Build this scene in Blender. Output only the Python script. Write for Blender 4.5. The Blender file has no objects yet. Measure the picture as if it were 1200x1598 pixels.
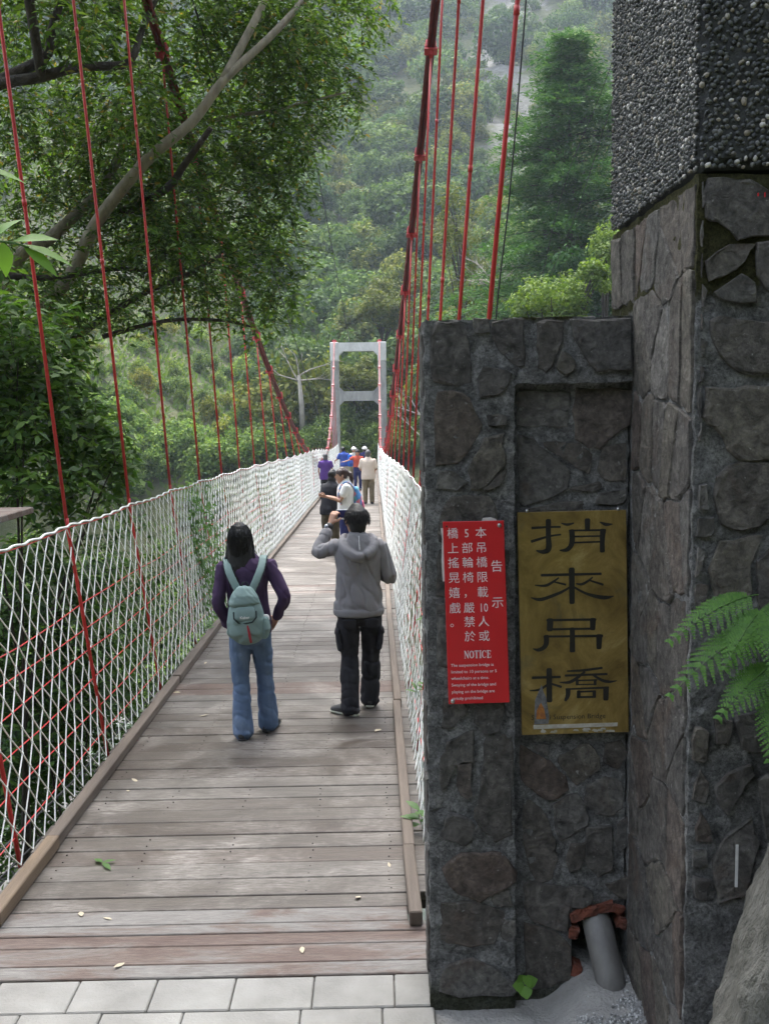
import bpy, bmesh, math, random
import numpy as np
from mathutils import Vector, Matrix, noise as mnoise

# ------------------------------------------------------------------ camera, light, exposure
SC = bpy.context.scene
COL = SC.collection
CAMZ = 2.34
yaw, pitch, roll = 0.01, math.atan(159 / 1550), 0.015
f_ = Vector((math.sin(yaw) * math.cos(pitch), math.cos(yaw) * math.cos(pitch), -math.sin(pitch)))
r_ = Vector((math.cos(yaw), -math.sin(yaw), 0))
u_ = r_.cross(f_)
r2 = r_ * math.cos(roll) - u_ * math.sin(roll)
u2 = u_ * math.cos(roll) + r_ * math.sin(roll)
cam = bpy.data.objects.new('camera', bpy.data.cameras.new('camera'))
COL.objects.link(cam)
cam.data.sensor_fit = 'VERTICAL'
cam.data.sensor_height = 36
cam.data.lens = 36 * 1550 / 1598
cam.data.clip_start = 0.05
cam.data.clip_end = 3000
m = Matrix((r2, u2, -f_)).transposed().to_4x4()
m.translation = (0, 0, CAMZ)
cam.matrix_world = m
SC.camera = cam

SUN_EL, SUN_AZ = math.radians(62), math.radians(-16)      # azimuth from +Y towards +X
W = bpy.data.worlds.new('World')
SC.world = W
W.use_nodes = True
nt = W.node_tree
bg = nt.nodes['Background']
sky = nt.nodes.new('ShaderNodeTexSky')
sky.sky_type = 'NISHITA'
sky.sun_disc = False
sky.sun_elevation = SUN_EL
sky.sun_rotation = SUN_AZ
sky.air_density = 1.0
sky.dust_density = 3.0
sky.ozone_density = 1.0
hs = nt.nodes.new('ShaderNodeHueSaturation')      # thin overcast: whiter than a clear sky
hs.inputs['Saturation'].default_value = 0.5
nt.links.new(sky.outputs[0], hs.inputs['Color'])
nt.links.new(hs.outputs[0], bg.inputs[0])
bg.inputs[1].default_value = 0.15
sl = bpy.data.lights.new('sun', 'SUN')
sl.energy = 1.3
sl.angle = math.radians(40)
sl.color = (1.0, 0.96, 0.9)
so = bpy.data.objects.new('sun', sl)
COL.objects.link(so)
sd = Vector((math.sin(SUN_AZ) * math.cos(SUN_EL), math.cos(SUN_AZ) * math.cos(SUN_EL), math.sin(SUN_EL)))
so.rotation_euler = sd.to_track_quat('Z', 'Y').to_euler()
so.location = (0, 0, 60)
SC.view_settings.view_transform = 'Standard'
SC.view_settings.look = 'None'
SC.view_settings.gamma = 1
SC.view_settings.use_curve_mapping = False
SC.view_settings.exposure = 2.5
SC.cycles.use_denoising = True
SC.cycles.denoising_prefilter = 'ACCURATE'
SC.cycles.max_bounces = 6
SC.cycles.diffuse_bounces = 3
SC.cycles.glossy_bounces = 2
SC.cycles.transmission_bounces = 3
SC.cycles.transparent_max_bounces = 6
SC.cycles.volume_bounces = 0
SC.cycles.use_adaptive_sampling = True
SC.cycles.adaptive_threshold = 0.015

# ------------------------------------------------------------------ helpers
RNG = np.random.default_rng(7)
R = random.Random(11)


def props(o, label=None, cat=None, group=None, kind=None):
    if label: o['label'] = label
    if cat: o['category'] = cat
    if group: o['group'] = group
    if kind: o['kind'] = kind
    return o


def thing(name, label, cat, loc=(0, 0, 0), group=None):
    o = bpy.data.objects.new(name, None)
    o.empty_display_size = 0.2
    COL.objects.link(o)
    o.location = loc
    return props(o, label, cat, group)


def mk(name, me, mat=None, parent=None):
    """link a mesh whose vertices are in world coordinates"""
    o = bpy.data.objects.new(name, me)
    COL.objects.link(o)
    if mat is not None and not me.materials:
        me.materials.append(mat)
    if parent is not None:
        o.parent = parent
        if parent.parent is None:
            o.matrix_parent_inverse = Matrix.Translation(-Vector(parent.location))
    return o


def mesh(verts, faces, smooth=False, name='m'):
    """verts (n,3); faces: list of tuples or an (m,k) array"""
    me = bpy.data.meshes.new(name)
    verts = np.asarray(verts, np.float32)
    if isinstance(faces, np.ndarray):
        k = faces.shape[1]
        me.vertices.add(len(verts))
        me.vertices.foreach_set('co', verts.ravel())
        me.loops.add(faces.size)
        me.loops.foreach_set('vertex_index', faces.astype(np.int32).ravel())
        me.polygons.add(len(faces))
        me.polygons.foreach_set('loop_start', np.arange(0, faces.size, k, dtype=np.int32))
        me.polygons.foreach_set('loop_total', np.full(len(faces), k, np.int32))
        me.update(calc_edges=True)
    else:
        me.from_pydata(verts.tolist(), [], faces)
        me.update()
    if smooth:
        me.polygons.foreach_set('use_smooth', np.ones(len(me.polygons), bool))
    return me


class MB:
    """collects shapes into one mesh"""
    def __init__(s):
        s.v = []; s.f = []

    def add(s, v, f):
        n = len(s.v)
        s.v += [tuple(p) for p in v]
        s.f += [tuple(i + n for i in q) for q in f]
        return s

    def box(s, lo, hi, M=None):
        x0, y0, z0 = lo; x1, y1, z1 = hi
        v = [(x0, y0, z0), (x1, y0, z0), (x1, y1, z0), (x0, y1, z0), (x0, y0, z1), (x1, y0, z1), (x1, y1, z1), (x0, y1, z1)]
        if M is not None: v = [M @ Vector(p) for p in v]
        return s.add(v, [(3, 2, 1, 0), (4, 5, 6, 7), (0, 1, 5, 4), (1, 2, 6, 5), (2, 3, 7, 6), (3, 0, 4, 7)])

    def beam(s, p0, p1, w, h, up=(0, 0, 1)):
        """box from p0 to p1, w across, h along up (bottom centre line)"""
        p0, p1 = Vector(p0), Vector(p1)
        t = (p1 - p0).normalized()
        a = t.cross(Vector(up)).normalized()
        b = a.cross(t)
        v = []
        for p in (p0, p1):
            for sa, sb in ((-.5, 0), (.5, 0), (.5, 1), (-.5, 1)):
                v.append(p + a * w * sa + b * h * sb)
        return s.add(v, [(3, 2, 1, 0), (4, 5, 6, 7), (0, 1, 5, 4), (1, 2, 6, 5), (2, 3, 7, 6), (3, 0, 4, 7)])

    def tube(s, pts, rad, n=6, cap=True):
        pts = [Vector(p) for p in pts]
        rad = rad if hasattr(rad, '__len__') else [rad] * len(pts)
        rings = []
        prev = None
        for i, p in enumerate(pts):
            t = (pts[min(i + 1, len(pts) - 1)] - pts[max(i - 1, 0)])
            if t.length < 1e-9: t = Vector((0, 0, 1))
            t.normalize()
            if prev is None:
                a = t.orthogonal().normalized()
            else:
                a = prev - t * prev.dot(t)
                a = a.normalized() if a.length > 1e-6 else t.orthogonal().normalized()
            prev = a
            b = t.cross(a)
            rings.append([p + (a * math.cos(2 * math.pi * k / n) + b * math.sin(2 * math.pi * k / n)) * rad[i] for k in range(n)])
        v = [q for r in rings for q in r]
        f = []
        for i in range(len(pts) - 1):
            for k in range(n):
                f.append((i * n + k, i * n + (k + 1) % n, (i + 1) * n + (k + 1) % n, (i + 1) * n + k))
        if cap:
            f.append(tuple(reversed(range(n))))
            f.append(tuple(range((len(pts) - 1) * n, len(pts) * n)))
        return s.add(v, f)

    def prism(s, poly, p0, du, dv, dn, depth):
        """polygon (u,v) extruded along dn by depth"""
        p0, du, dv, dn = map(Vector, (p0, du, dv, dn))
        n = len(poly)
        v = [p0 + du * a + dv * b for a, b in poly] + [p0 + du * a + dv * b + dn * depth for a, b in poly]
        f = [tuple(reversed(range(n))), tuple(range(n, 2 * n))]
        for i in range(n):
            f.append((i, (i + 1) % n, n + (i + 1) % n, n + i))
        return s.add(v, f)

    def ico(s, c, r, sub=1, jit=0, rnd=None):
        bm = bmesh.new()
        bmesh.ops.create_icosphere(bm, subdivisions=sub, radius=1)
        r = r if hasattr(r, '__len__') else (r, r, r)
        v = []
        for q in bm.verts:
            k = 1 + (rnd.uniform(-jit, jit) if rnd else 0)
            v.append((c[0] + q.co.x * r[0] * k, c[1] + q.co.y * r[1] * k, c[2] + q.co.z * r[2] * k))
        bm.verts.index_update()
        f = [tuple(w.index for w in p.verts) for p in bm.faces]
        bm.free()
        return s.add(v, f)

    def mesh(s, smooth=False):
        me = mesh(s.v, s.f, smooth)
        bm = bmesh.new(); bm.from_mesh(me)
        bmesh.ops.recalc_face_normals(bm, faces=bm.faces)
        bm.to_mesh(me); bm.free()
        if smooth: me.polygons.foreach_set('use_smooth', np.ones(len(me.polygons), bool))
        return me


def bevelled(me, w, seg=1):
    bm = bmesh.new(); bm.from_mesh(me)
    bmesh.ops.bevel(bm, geom=bm.edges[:], offset=w, segments=seg, affect='EDGES', profile=0.6)
    bm.to_mesh(me); bm.free()
    return me


# ------------------------------------------------------------------ materials
def newmat(name):
    mt = bpy.data.materials.new(name)
    mt.use_nodes = True
    n = mt.node_tree.nodes; l = mt.node_tree.links
    return mt, n, l, n['Principled BSDF']


def ramp(n, stops, interp='LINEAR'):
    r = n.new('ShaderNodeValToRGB')
    r.color_ramp.interpolation = interp
    e = r.color_ramp.elements
    while len(e) > 1: e.remove(e[-1])
    e[0].position, e[0].color = stops[0][0], (*stops[0][1], 1)
    for p, c in stops[1:]:
        q = e.new(p); q.color = (*c, 1)
    return r


def coords(n, l, scale, kind='pos', offset_random=False):
    mp = n.new('ShaderNodeMapping')
    mp.inputs['Scale'].default_value = scale
    if kind == 'pos':
        g = n.new('ShaderNodeNewGeometry'); l.new(g.outputs['Position'], mp.inputs['Vector'])
    else:
        g = n.new('ShaderNodeTexCoord'); l.new(g.outputs['Object'], mp.inputs['Vector'])
    if offset_random:
        oi = n.new('ShaderNodeObjectInfo')
        mu = n.new('ShaderNodeMath'); mu.operation = 'MULTIPLY'; mu.inputs[1].default_value = 37.0
        l.new(oi.outputs['Random'], mu.inputs[0])
        cb = n.new('ShaderNodeCombineXYZ')
        for i in range(3): l.new(mu.outputs[0], cb.inputs[i])
        l.new(cb.outputs[0], mp.inputs['Location'])
    return mp


def tex(n, l, mp, scale, detail=6, rough=0.6, dist=0.0):
    t = n.new('ShaderNodeTexNoise')
    t.inputs['Scale'].default_value = scale
    t.inputs['Detail'].default_value = detail
    t.inputs['Roughness'].default_value = rough
    t.inputs['Distortion'].default_value = dist
    l.new(mp.outputs[0], t.inputs['Vector'])
    return t


def mixc(n, l, fac, a, b, mode='MIX'):
    x = n.new('ShaderNodeMix'); x.data_type = 'RGBA'; x.blend_type = mode
    for s, v in ((0, fac), (6, a), (7, b)):
        if isinstance(v, (int, float)): x.inputs[s].default_value = v
        elif isinstance(v, tuple): x.inputs[s].default_value = (*v, 1)
        else: l.new(v, x.inputs[s])
    return x.outputs[2]


def rng_map(n, l, val, a, b, c=0.0, d=1.0):
    r = n.new('ShaderNodeMapRange')
    l.new(val, r.inputs[0])
    for i, v in enumerate((a, b, c, d)): r.inputs[i + 1].default_value = v
    return r.outputs[0]


def addbump(n, l, bsdf, h, strength, dist=0.02):
    b = n.new('ShaderNodeBump')
    b.inputs['Strength'].default_value = strength
    b.inputs['Distance'].default_value = dist
    l.new(h, b.inputs['Height'])
    l.new(b.outputs[0], bsdf.inputs['Normal'])
    return b


def simple(name, c1, c2=None, scale=8.0, rough=0.7, bump=0.3, bscale=40.0, metal=0.0, stretch=(1, 1, 1), spec=0.5, bdist=0.01, kind='pos', objrand=0.0):
    mt, n, l, b = newmat(name)
    c2 = c2 or tuple(x * 0.75 for x in c1)
    mp = coords(n, l, stretch, kind)
    t = tex(n, l, mp, scale)
    r = ramp(n, [(0.3, c1), (0.7, c2)])
    l.new(t.outputs[0], r.inputs[0])
    out = r.outputs[0]
    if objrand:
        oi = n.new('ShaderNodeObjectInfo')
        v = rng_map(n, l, oi.outputs['Random'], 0, 1, 1 - objrand, 1 + objrand)
        h = n.new('ShaderNodeHueSaturation'); l.new(v, h.inputs['Value']); l.new(out, h.inputs['Color']); out = h.outputs[0]
    l.new(out, b.inputs['Base Color'])
    b.inputs['Roughness'].default_value = rough
    b.inputs['Metallic'].default_value = metal
    b.inputs['Specular IOR Level'].default_value = spec
    if bump:
        t2 = tex(n, l, mp, bscale)
        addbump(n, l, b, t2.outputs[0], bump, bdist)
    return mt


def leafmat(name, dark, mid, light, trans=0.35, rough=0.5, tint=False, spec=0.4, odd=None):
    mt, n, l, b = newmat(name)
    g = n.new('ShaderNodeNewGeometry')
    stops = [(0.0, dark), (0.5, mid), (0.95, light)]
    if odd: stops += [(0.975, odd)]
    r = ramp(n, stops)
    l.new(g.outputs['Random Per Island'], r.inputs[0])
    c = r.outputs[0]
    if tint:
        a = n.new('ShaderNodeAttribute'); a.attribute_type = 'INSTANCER'; a.attribute_name = 'tint'
        c = mixc(n, l, 1.0, c, a.outputs['Color'], 'MULTIPLY')
    l.new(c, b.inputs['Base Color'])
    b.inputs['Roughness'].default_value = rough
    b.inputs['Specular IOR Level'].default_value = spec
    tr = n.new('ShaderNodeBsdfTranslucent')
    tc = mixc(n, l, 1.0, c, (1.25, 1.3, 0.6), 'MULTIPLY')
    l.new(tc, tr.inputs[0])
    mx = n.new('ShaderNodeMixShader'); mx.inputs[0].default_value = trans
    l.new(b.outputs[0], mx.inputs[1]); l.new(tr.outputs[0], mx.inputs[2])
    l.new(mx.outputs[0], n['Material Output'].inputs[0])
    return mt


def stone_mat(name, cols, rough=0.75):
    """rough slate: each stone its own tone, with grain, scratches and stain"""
    mt, n, l, b = newmat(name)
    mp = coords(n, l, (1, 1, 1))
    oi = n.new('ShaderNodeObjectInfo')
    r = ramp(n, [(i / (len(cols) - 1), c) for i, c in enumerate(cols)])
    l.new(oi.outputs['Random'], r.inputs[0])
    t = tex(n, l, mp, 13, 9, 0.72, 0.8)
    v = rng_map(n, l, t.outputs[0], 0.32, 0.68, 0.35, 1.7)
    c = mixc(n, l, 1.0, r.outputs[0], v, 'MULTIPLY')
    t3 = tex(n, l, mp, 4.5, 5, 0.6, 1.0)
    f3 = rng_map(n, l, t3.outputs[0], 0.55, 0.75)
    c = mixc(n, l, f3, c, (0.085, 0.062, 0.048))
    t4 = tex(n, l, mp, 60, 3, 0.5)
    f4 = rng_map(n, l, t4.outputs[0], 0.68, 0.74, 0, 0.6)
    c = mixc(n, l, f4, c, (0.32, 0.32, 0.3))
    l.new(c, b.inputs['Base Color'])
    b.inputs['Roughness'].default_value = rough
    b.inputs['Specular IOR Level'].default_value = 0.35
    t2 = tex(n, l, mp, 35, 10, 0.7, 0.4)
    addbump(n, l, b, t2.outputs[0], 0.9, 0.03)
    v2 = rng_map(n, l, t2.outputs[0], 0.32, 0.68, 0.5, 1.5)
    c = mixc(n, l, 1.0, c, v2, 'MULTIPLY')
    l.new(c, b.inputs['Base Color'])
    return mt


M = {}
M['red'] = simple('red_paint', (0.58, 0.03, 0.026), (0.42, 0.02, 0.02), 6, 0.45, 0.15, 60, spec=0.5)
M['cable'] = simple('cable_dark_red', (0.17, 0.010, 0.014), (0.09, 0.006, 0.009), 4, 0.55, 0.3, 120)
M['clamp'] = simple('clamp_red', (0.60, 0.07, 0.085), (0.45, 0.03, 0.035), 20, 0.45, 0.1, 60)
M['rope'] = simple('white_rope', (0.80, 0.81, 0.79), (0.66, 0.67, 0.62), 3, 0.8, 0.3, 300)
M['rope_old'] = simple('weathered_rope', (0.70, 0.70, 0.63), (0.52, 0.52, 0.44), 4, 0.85, 0.3, 300)
M['wire'] = simple('black_wire', (0.02, 0.02, 0.02), None, 5, 0.6, 0)
M['steel'] = simple('dark_steel', (0.05, 0.05, 0.055), (0.09, 0.06, 0.05), 5, 0.6, 0.2, 30)
M['screw'] = simple('steel_screw', (0.5, 0.5, 0.48), None, 30, 0.35, 0.1, 200, metal=0.9)


def plank_mat():
    mt, n, l, b = newmat('weathered_plank')
    mp = coords(n, l, (0.55, 7.0, 7.0))
    oi = n.new('ShaderNodeObjectInfo')
    base = ramp(n, [(0.0, (0.048, 0.035, 0.026)), (0.25, (0.066, 0.053, 0.042)), (0.55, (0.088, 0.077, 0.065)), (0.86, (0.062, 0.049, 0.038)), (0.92, (0.082, 0.050, 0.037)), (1.0, (0.078, 0.047, 0.034))])
    l.new(oi.outputs['Random'], base.inputs[0])
    t = tex(n, l, mp, 5.0, 8, 0.7, 0.4)
    v = rng_map(n, l, t.outputs[0], 0.25, 0.75, 0.55, 1.45)
    c = mixc(n, l, 1.0, base.outputs[0], v, 'MULTIPLY')
    mp2 = coords(n, l, (1.0, 1.3, 1.0))
    t2 = tex(n, l, mp2, 1.5, 9, 0.72, 0.5)
    worn = rng_map(n, l, t2.outputs[0], 0.46, 0.64)
    mp4 = coords(n, l, (2.2, 16.0, 9.0))
    t4 = tex(n, l, mp4, 6, 8, 0.75)
    gr = rng_map(n, l, t4.outputs[0], 0.38, 0.66)
    wm = n.new('ShaderNodeMath'); wm.operation = 'MULTIPLY'; l.new(worn, wm.inputs[0]); l.new(gr, wm.inputs[1])
    c = mixc(n, l, wm.outputs[0], c, (0.29, 0.265, 0.235))
    t5 = tex(n, l, mp2, 3.1, 6, 0.7, 0.8)
    dirt = rng_map(n, l, t5.outputs[0], 0.58, 0.72, 0, 0.55)
    c = mixc(n, l, dirt, c, (0.07, 0.055, 0.05))
    l.new(c, b.inputs['Base Color'])
    rr = rng_map(n, l, t2.outputs[0], 0.3, 0.7, 0.38, 0.62)
    l.new(rr, b.inputs['Roughness'])
    addbump(n, l, b, t4.outputs[0], 0.5, 0.006)
    return mt


def approach_mat():
    mt, n, l, b = newmat('approach_board')
    oi = n.new('ShaderNodeObjectInfo')
    mp = coords(n, l, (0.7, 3.0, 3.0))
    t = tex(n, l, mp, 2.0, 9, 0.72, 0.6)
    ad = n.new('ShaderNodeMath'); ad.operation = 'MULTIPLY_ADD'; ad.inputs[1].default_value = 0.25
    l.new(oi.outputs['Random'], ad.inputs[0]); l.new(t.outputs[0], ad.inputs[2])
    r = ramp(n, [(0.42, (0.085, 0.052, 0.041)), (0.58, (0.12, 0.085, 0.068)), (0.70, (0.165, 0.152, 0.138)), (0.88, (0.23, 0.22, 0.20))])
    l.new(ad.outputs[0], r.inputs[0])
    mp2 = coords(n, l, (2, 14, 9))
    t2 = tex(n, l, mp2, 6, 9, 0.75)
    v = rng_map(n, l, t2.outputs[0], 0.3, 0.7, 0.65, 1.3)
    l.new(mixc(n, l, 1.0, r.outputs[0], v, 'MULTIPLY'), b.inputs['Base Color'])
    b.inputs['Roughness'].default_value = 0.7
    addbump(n, l, b, t2.outputs[0], 0.6, 0.008)
    return mt


M['approach'] = approach_mat()
M['plank'] = plank_mat()
M['kerb'] = simple('kerb_timber', (0.165, 0.13, 0.10), (0.09, 0.068, 0.052), 3, 0.75, 0.5, 20, stretch=(6, 0.5, 6), objrand=0.25)
M['kerb_new'] = simple('kerb_timber_yellow', (0.20, 0.14, 0.085), (0.12, 0.085, 0.055), 3, 0.7, 0.4, 20, stretch=(6, 0.5, 6))
M['paver'] = simple('paver_concrete', (0.30, 0.292, 0.268), (0.20, 0.193, 0.175), 3.5, 0.85, 0.35, 90, objrand=0.06)
M['paver_bed'] = simple('paver_joint_sand', (0.3, 0.29, 0.26), (0.2, 0.19, 0.17), 30, 0.95, 0.4, 80)
M['apron'] = simple('rough_concrete', (0.36, 0.35, 0.325), (0.22, 0.215, 0.2), 6, 0.9, 0.9, 60, bdist=0.02)
M['gravelly'] = simple('gravelly_concrete', (0.42, 0.42, 0.41), (0.20, 0.20, 0.19), 130, 0.95, 1.0, 150, bdist=0.02)
M['boulder'] = simple('weathered_rock', (0.235, 0.227, 0.195), (0.085, 0.083, 0.065), 7, 0.9, 1.0, 22, stretch=(3, 3, 0.8), bdist=0.05)
M['stone'] = stone_mat('slate_stone', [(0.070, 0.067, 0.062), (0.098, 0.092, 0.084), (0.078, 0.070, 0.060), (0.12, 0.115, 0.105), (0.085, 0.082, 0.077), (0.10, 0.088, 0.074)])
M['stone_brown'] = stone_mat('brown_slate_stone', [(0.088, 0.08, 0.07), (0.095, 0.074, 0.062), (0.10, 0.094, 0.078), (0.078, 0.073, 0.067), (0.11, 0.10, 0.082)])


def mortar_mat():
    mt, n, l, b = newmat('grey_mortar')
    mp = coords(n, l, (1, 1, 1))
    t = tex(n, l, mp, 14, 10, 0.75, 0.6)
    r = ramp(n, [(0.30, (0.075, 0.077, 0.075)), (0.48, (0.22, 0.222, 0.216)), (0.68, (0.46, 0.46, 0.445))])
    l.new(t.outputs[0], r.inputs[0])
    c = r.outputs[0]
    # moss and black grime on the cap of the wall
    g = n.new('ShaderNodeNewGeometry'); sx = n.new('ShaderNodeSeparateXYZ'); l.new(g.outputs['Position'], sx.inputs[0])
    t2 = tex(n, l, mp, 7, 5, 0.6)
    ad = n.new('ShaderNodeMath'); ad.operation = 'MULTIPLY_ADD'; ad.inputs[1].default_value = 0.22
    l.new(t2.outputs[0], ad.inputs[0]); l.new(sx.outputs['Z'], ad.inputs[2])
    f1 = rng_map(n, l, ad.outputs[0], 2.77, 2.80)
    c = mixc(n, l, f1, c, (0.06, 0.06, 0.02))
    fb = rng_map(n, l, ad.outputs[0], 0.22, 0.14, 0, 0.8)
    c = mixc(n, l, fb, c, (0.055, 0.06, 0.025))
    l.new(c, b.inputs['Base Color'])
    b.inputs['Roughness'].default_value = 0.9
    b.inputs['Specular IOR Level'].default_value = 0.2
    t3 = tex(n, l, mp, 75, 10, 0.8, 0.5)
    addbump(n, l, b, t3.outputs[0], 1.0, 0.06)
    v3 = rng_map(n, l, t3.outputs[0], 0.34, 0.66, 0.25, 1.75)
    l.new(mixc(n, l, 1.0, c, v3, 'MULTIPLY'), b.inputs['Base Color'])
    return mt


M['mortar'] = mortar_mat()


def island_mat(name, stops, rough=0.6, bump=0.2):
    mt, n, l, b = newmat(name)
    g = n.new('ShaderNodeNewGeometry')
    r = ramp(n, stops, 'LINEAR')
    l.new(g.outputs['Random Per Island'], r.inputs[0])
    mp = coords(n, l, (1, 1, 1))
    t = tex(n, l, mp, 120, 3)
    v = rng_map(n, l, t.outputs[0], 0.3, 0.7, 0.8, 1.2)
    l.new(mixc(n, l, 1.0, r.outputs[0], v, 'MULTIPLY'), b.inputs['Base Color'])
    b.inputs['Roughness'].default_value = rough
    return mt


M['pebble'] = island_mat('pebble_dash', [(0, (0.03, 0.034, 0.034)), (0.35, (0.05, 0.055, 0.053)), (0.6, (0.075, 0.08, 0.077)), (0.86, (0.105, 0.104, 0.096)), (0.92, (0.20, 0.175, 0.13)), (0.96, (0.36, 0.35, 0.32)), (1.0, (0.5, 0.49, 0.46))])
M['grit'] = island_mat('concrete_grit', [(0, (0.13, 0.13, 0.125)), (0.5, (0.28, 0.28, 0.27)), (1, (0.5, 0.5, 0.48))], 0.9)
M['pebble_bed'] = simple('pebble_mortar', (0.05, 0.054, 0.055), (0.035, 0.036, 0.036), 40, 0.95, 0.5, 100)


def brass_mat():
    mt, n, l, b = newmat('aged_brass')
    mp = coords(n, l, (1, 1, 0.75))
    t = tex(n, l, mp, 4.5, 10, 0.72, 0.8)
    r = ramp(n, [(0.30, (0.075, 0.05, 0.015)), (0.45, (0.19, 0.13, 0.036)), (0.58, (0.29, 0.205, 0.062)), (0.72, (0.46, 0.36, 0.15))])
    l.new(t.outputs[0], r.inputs[0])
    mp2 = coords(n, l, (1, 1, 1))
    t2 = tex(n, l, mp2, 5, 6, 0.65, 1.0)
    f = rng_map(n, l, t2.outputs[0], 0.56, 0.72, 0, 0.8)
    c = mixc(n, l, f, r.outputs[0], (0.12, 0.11, 0.06))
    l.new(c, b.inputs['Base Color'])
    b.inputs['Metallic'].default_value = 0.45
    rr = rng_map(n, l, t2.outputs[0], 0.3, 0.7, 0.32, 0.6)
    l.new(rr, b.inputs['Roughness'])
    t3 = tex(n, l, mp, 90, 4)
    addbump(n, l, b, t3.outputs[0], 0.08, 0.004)
    return mt


M['brass'] = brass_mat()
M['sign_red'] = simple('red_sign_sheet', (0.52, 0.012, 0.018), (0.47, 0.01, 0.016), 5, 0.4, 0.03, 60)
M['ink_white'] = simple('white_print', (0.72, 0.66, 0.68), (0.6, 0.5, 0.52), 60, 0.6, 0)
M['ink_black'] = simple('black_engraving', (0.012, 0.011, 0.010), None, 10, 0.45, 0)
M['sticker'] = simple('sticker_residue', (0.17, 0.17, 0.17), (0.06, 0.06, 0.06), 60, 0.8, 0.5, 120)
M['sticker_orange'] = simple('rusty_orange_stain', (0.36, 0.14, 0.02), (0.2, 0.07, 0.02), 60, 0.8, 0.5, 100)
M['tape'] = simple('worn_tape', (0.42, 0.41, 0.37), (0.3, 0.27, 0.2), 40, 0.7, 0.3, 80)
M['paper'] = simple('torn_white_paper', (0.6, 0.6, 0.58), None, 30, 0.8, 0.3, 60)
M['pipe'] = simple('grey_plastic_pipe', (0.17, 0.165, 0.155), (0.10, 0.097, 0.09), 5, 0.5, 0.2, 60, stretch=(3, 3, 1))
M['brick'] = simple('broken_red_brick', (0.20, 0.055, 0.028), (0.08, 0.03, 0.02), 22, 0.95, 0.9, 50, bdist=0.03)
M['hole'] = simple('cavity_shade_mortar', (0.06, 0.055, 0.05), (0.03, 0.03, 0.03), 20, 0.95, 0.8, 40)  # mortar coloured darker, the shade inside the pipe hole put into the colour


def tower_mat(name, a, b_, c_):
    mt, n, l, b = newmat(name)
    mp = coords(n, l, (1, 1, 0.4))
    t = tex(n, l, mp, 2.5, 10, 0.75, 0.6)
    r = ramp(n, [(0.3, a), (0.55, b_), (0.75, c_)])
    l.new(t.outputs[0], r.inputs[0])
    l.new(r.outputs[0], b.inputs['Base Color'])
    b.inputs['Roughness'].default_value = 0.9
    t2 = tex(n, l, mp, 20, 6)
    addbump(n, l, b, t2.outputs[0], 0.4, 0.05)
    return mt


M['tower_white'] = tower_mat('white_concrete', (0.55, 0.54, 0.53), (0.74, 0.73, 0.72), (0.8, 0.79, 0.78))
M['tower_grey'] = tower_mat('grey_concrete', (0.2, 0.195, 0.187), (0.37, 0.365, 0.355), (0.5, 0.495, 0.485))
M['bark_pale'] = simple('pale_bark', (0.33, 0.29, 0.22), (0.17, 0.15, 0.11), 4, 0.9, 0.6, 25, stretch=(3, 3, 1), bdist=0.03)
M['bark_dark'] = simple('dark_bark', (0.06, 0.048, 0.036), (0.03, 0.025, 0.02), 5, 0.95, 0.7, 25, stretch=(3, 3, 1), bdist=0.03)
M['bark_grey'] = simple('grey_dead_wood', (0.36, 0.33, 0.29), (0.22, 0.2, 0.17), 3, 0.9, 0.4, 20)
M['leaf_tree'] = leafmat('overhang_leaf', (0.028, 0.062, 0.010), (0.062, 0.125, 0.019), (0.15, 0.235, 0.042), 0.45, 0.5, spec=0.22, odd=(0.2, 0.15, 0.03))
M['leaf_shrub'] = leafmat('shrub_leaf', (0.028, 0.07, 0.012), (0.058, 0.13, 0.022), (0.12, 0.21, 0.04), 0.4, 0.5, spec=0.25)
M['leaf_low'] = leafmat('low_shrub_leaf', (0.018, 0.046, 0.010), (0.036, 0.088, 0.018), (0.08, 0.15, 0.03), 0.35, 0.55, spec=0.2)
M['leaf_bright'] = leafmat('sprig_leaf', (0.09, 0.19, 0.045), (0.13, 0.26, 0.05), (0.18, 0.32, 0.08), 0.45, 0.5, spec=0.2)
M['leaf_vine'] = leafmat('vine_leaf', (0.05, 0.11, 0.03), (0.08, 0.17, 0.045), (0.13, 0.24, 0.07), 0.4, 0.5)
M['fern'] = leafmat('fern_leaf', (0.045, 0.125, 0.016), (0.066, 0.17, 0.022), (0.095, 0.21, 0.032), 0.4, 0.45)
M['conifer'] = leafmat('conifer_spray', (0.024, 0.074, 0.022), (0.046, 0.118, 0.034), (0.082, 0.165, 0.05), 0.34, 0.65, spec=0.15)
M['leaf_light'] = leafmat('light_green_leaf', (0.07, 0.125, 0.02), (0.11, 0.18, 0.032), (0.17, 0.24, 0.05), 0.38, 0.6, spec=0.15)
M['leaf_olive'] = leafmat('olive_leaf', (0.06, 0.085, 0.016), (0.10, 0.125, 0.026), (0.16, 0.17, 0.04), 0.32, 0.65, spec=0.15)
M['leaf_forest'] = leafmat('forest_leaf', (0.036, 0.074, 0.020), (0.07, 0.125, 0.032), (0.125, 0.185, 0.048), 0.32, 0.7, tint=True, spec=0.12)
M['leaf_dry'] = island_mat('fallen_leaf', [(0, (0.30, 0.22, 0.13)), (0.5, (0.42, 0.38, 0.3)), (1, (0.45, 0.28, 0.05))], 0.7)


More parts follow.
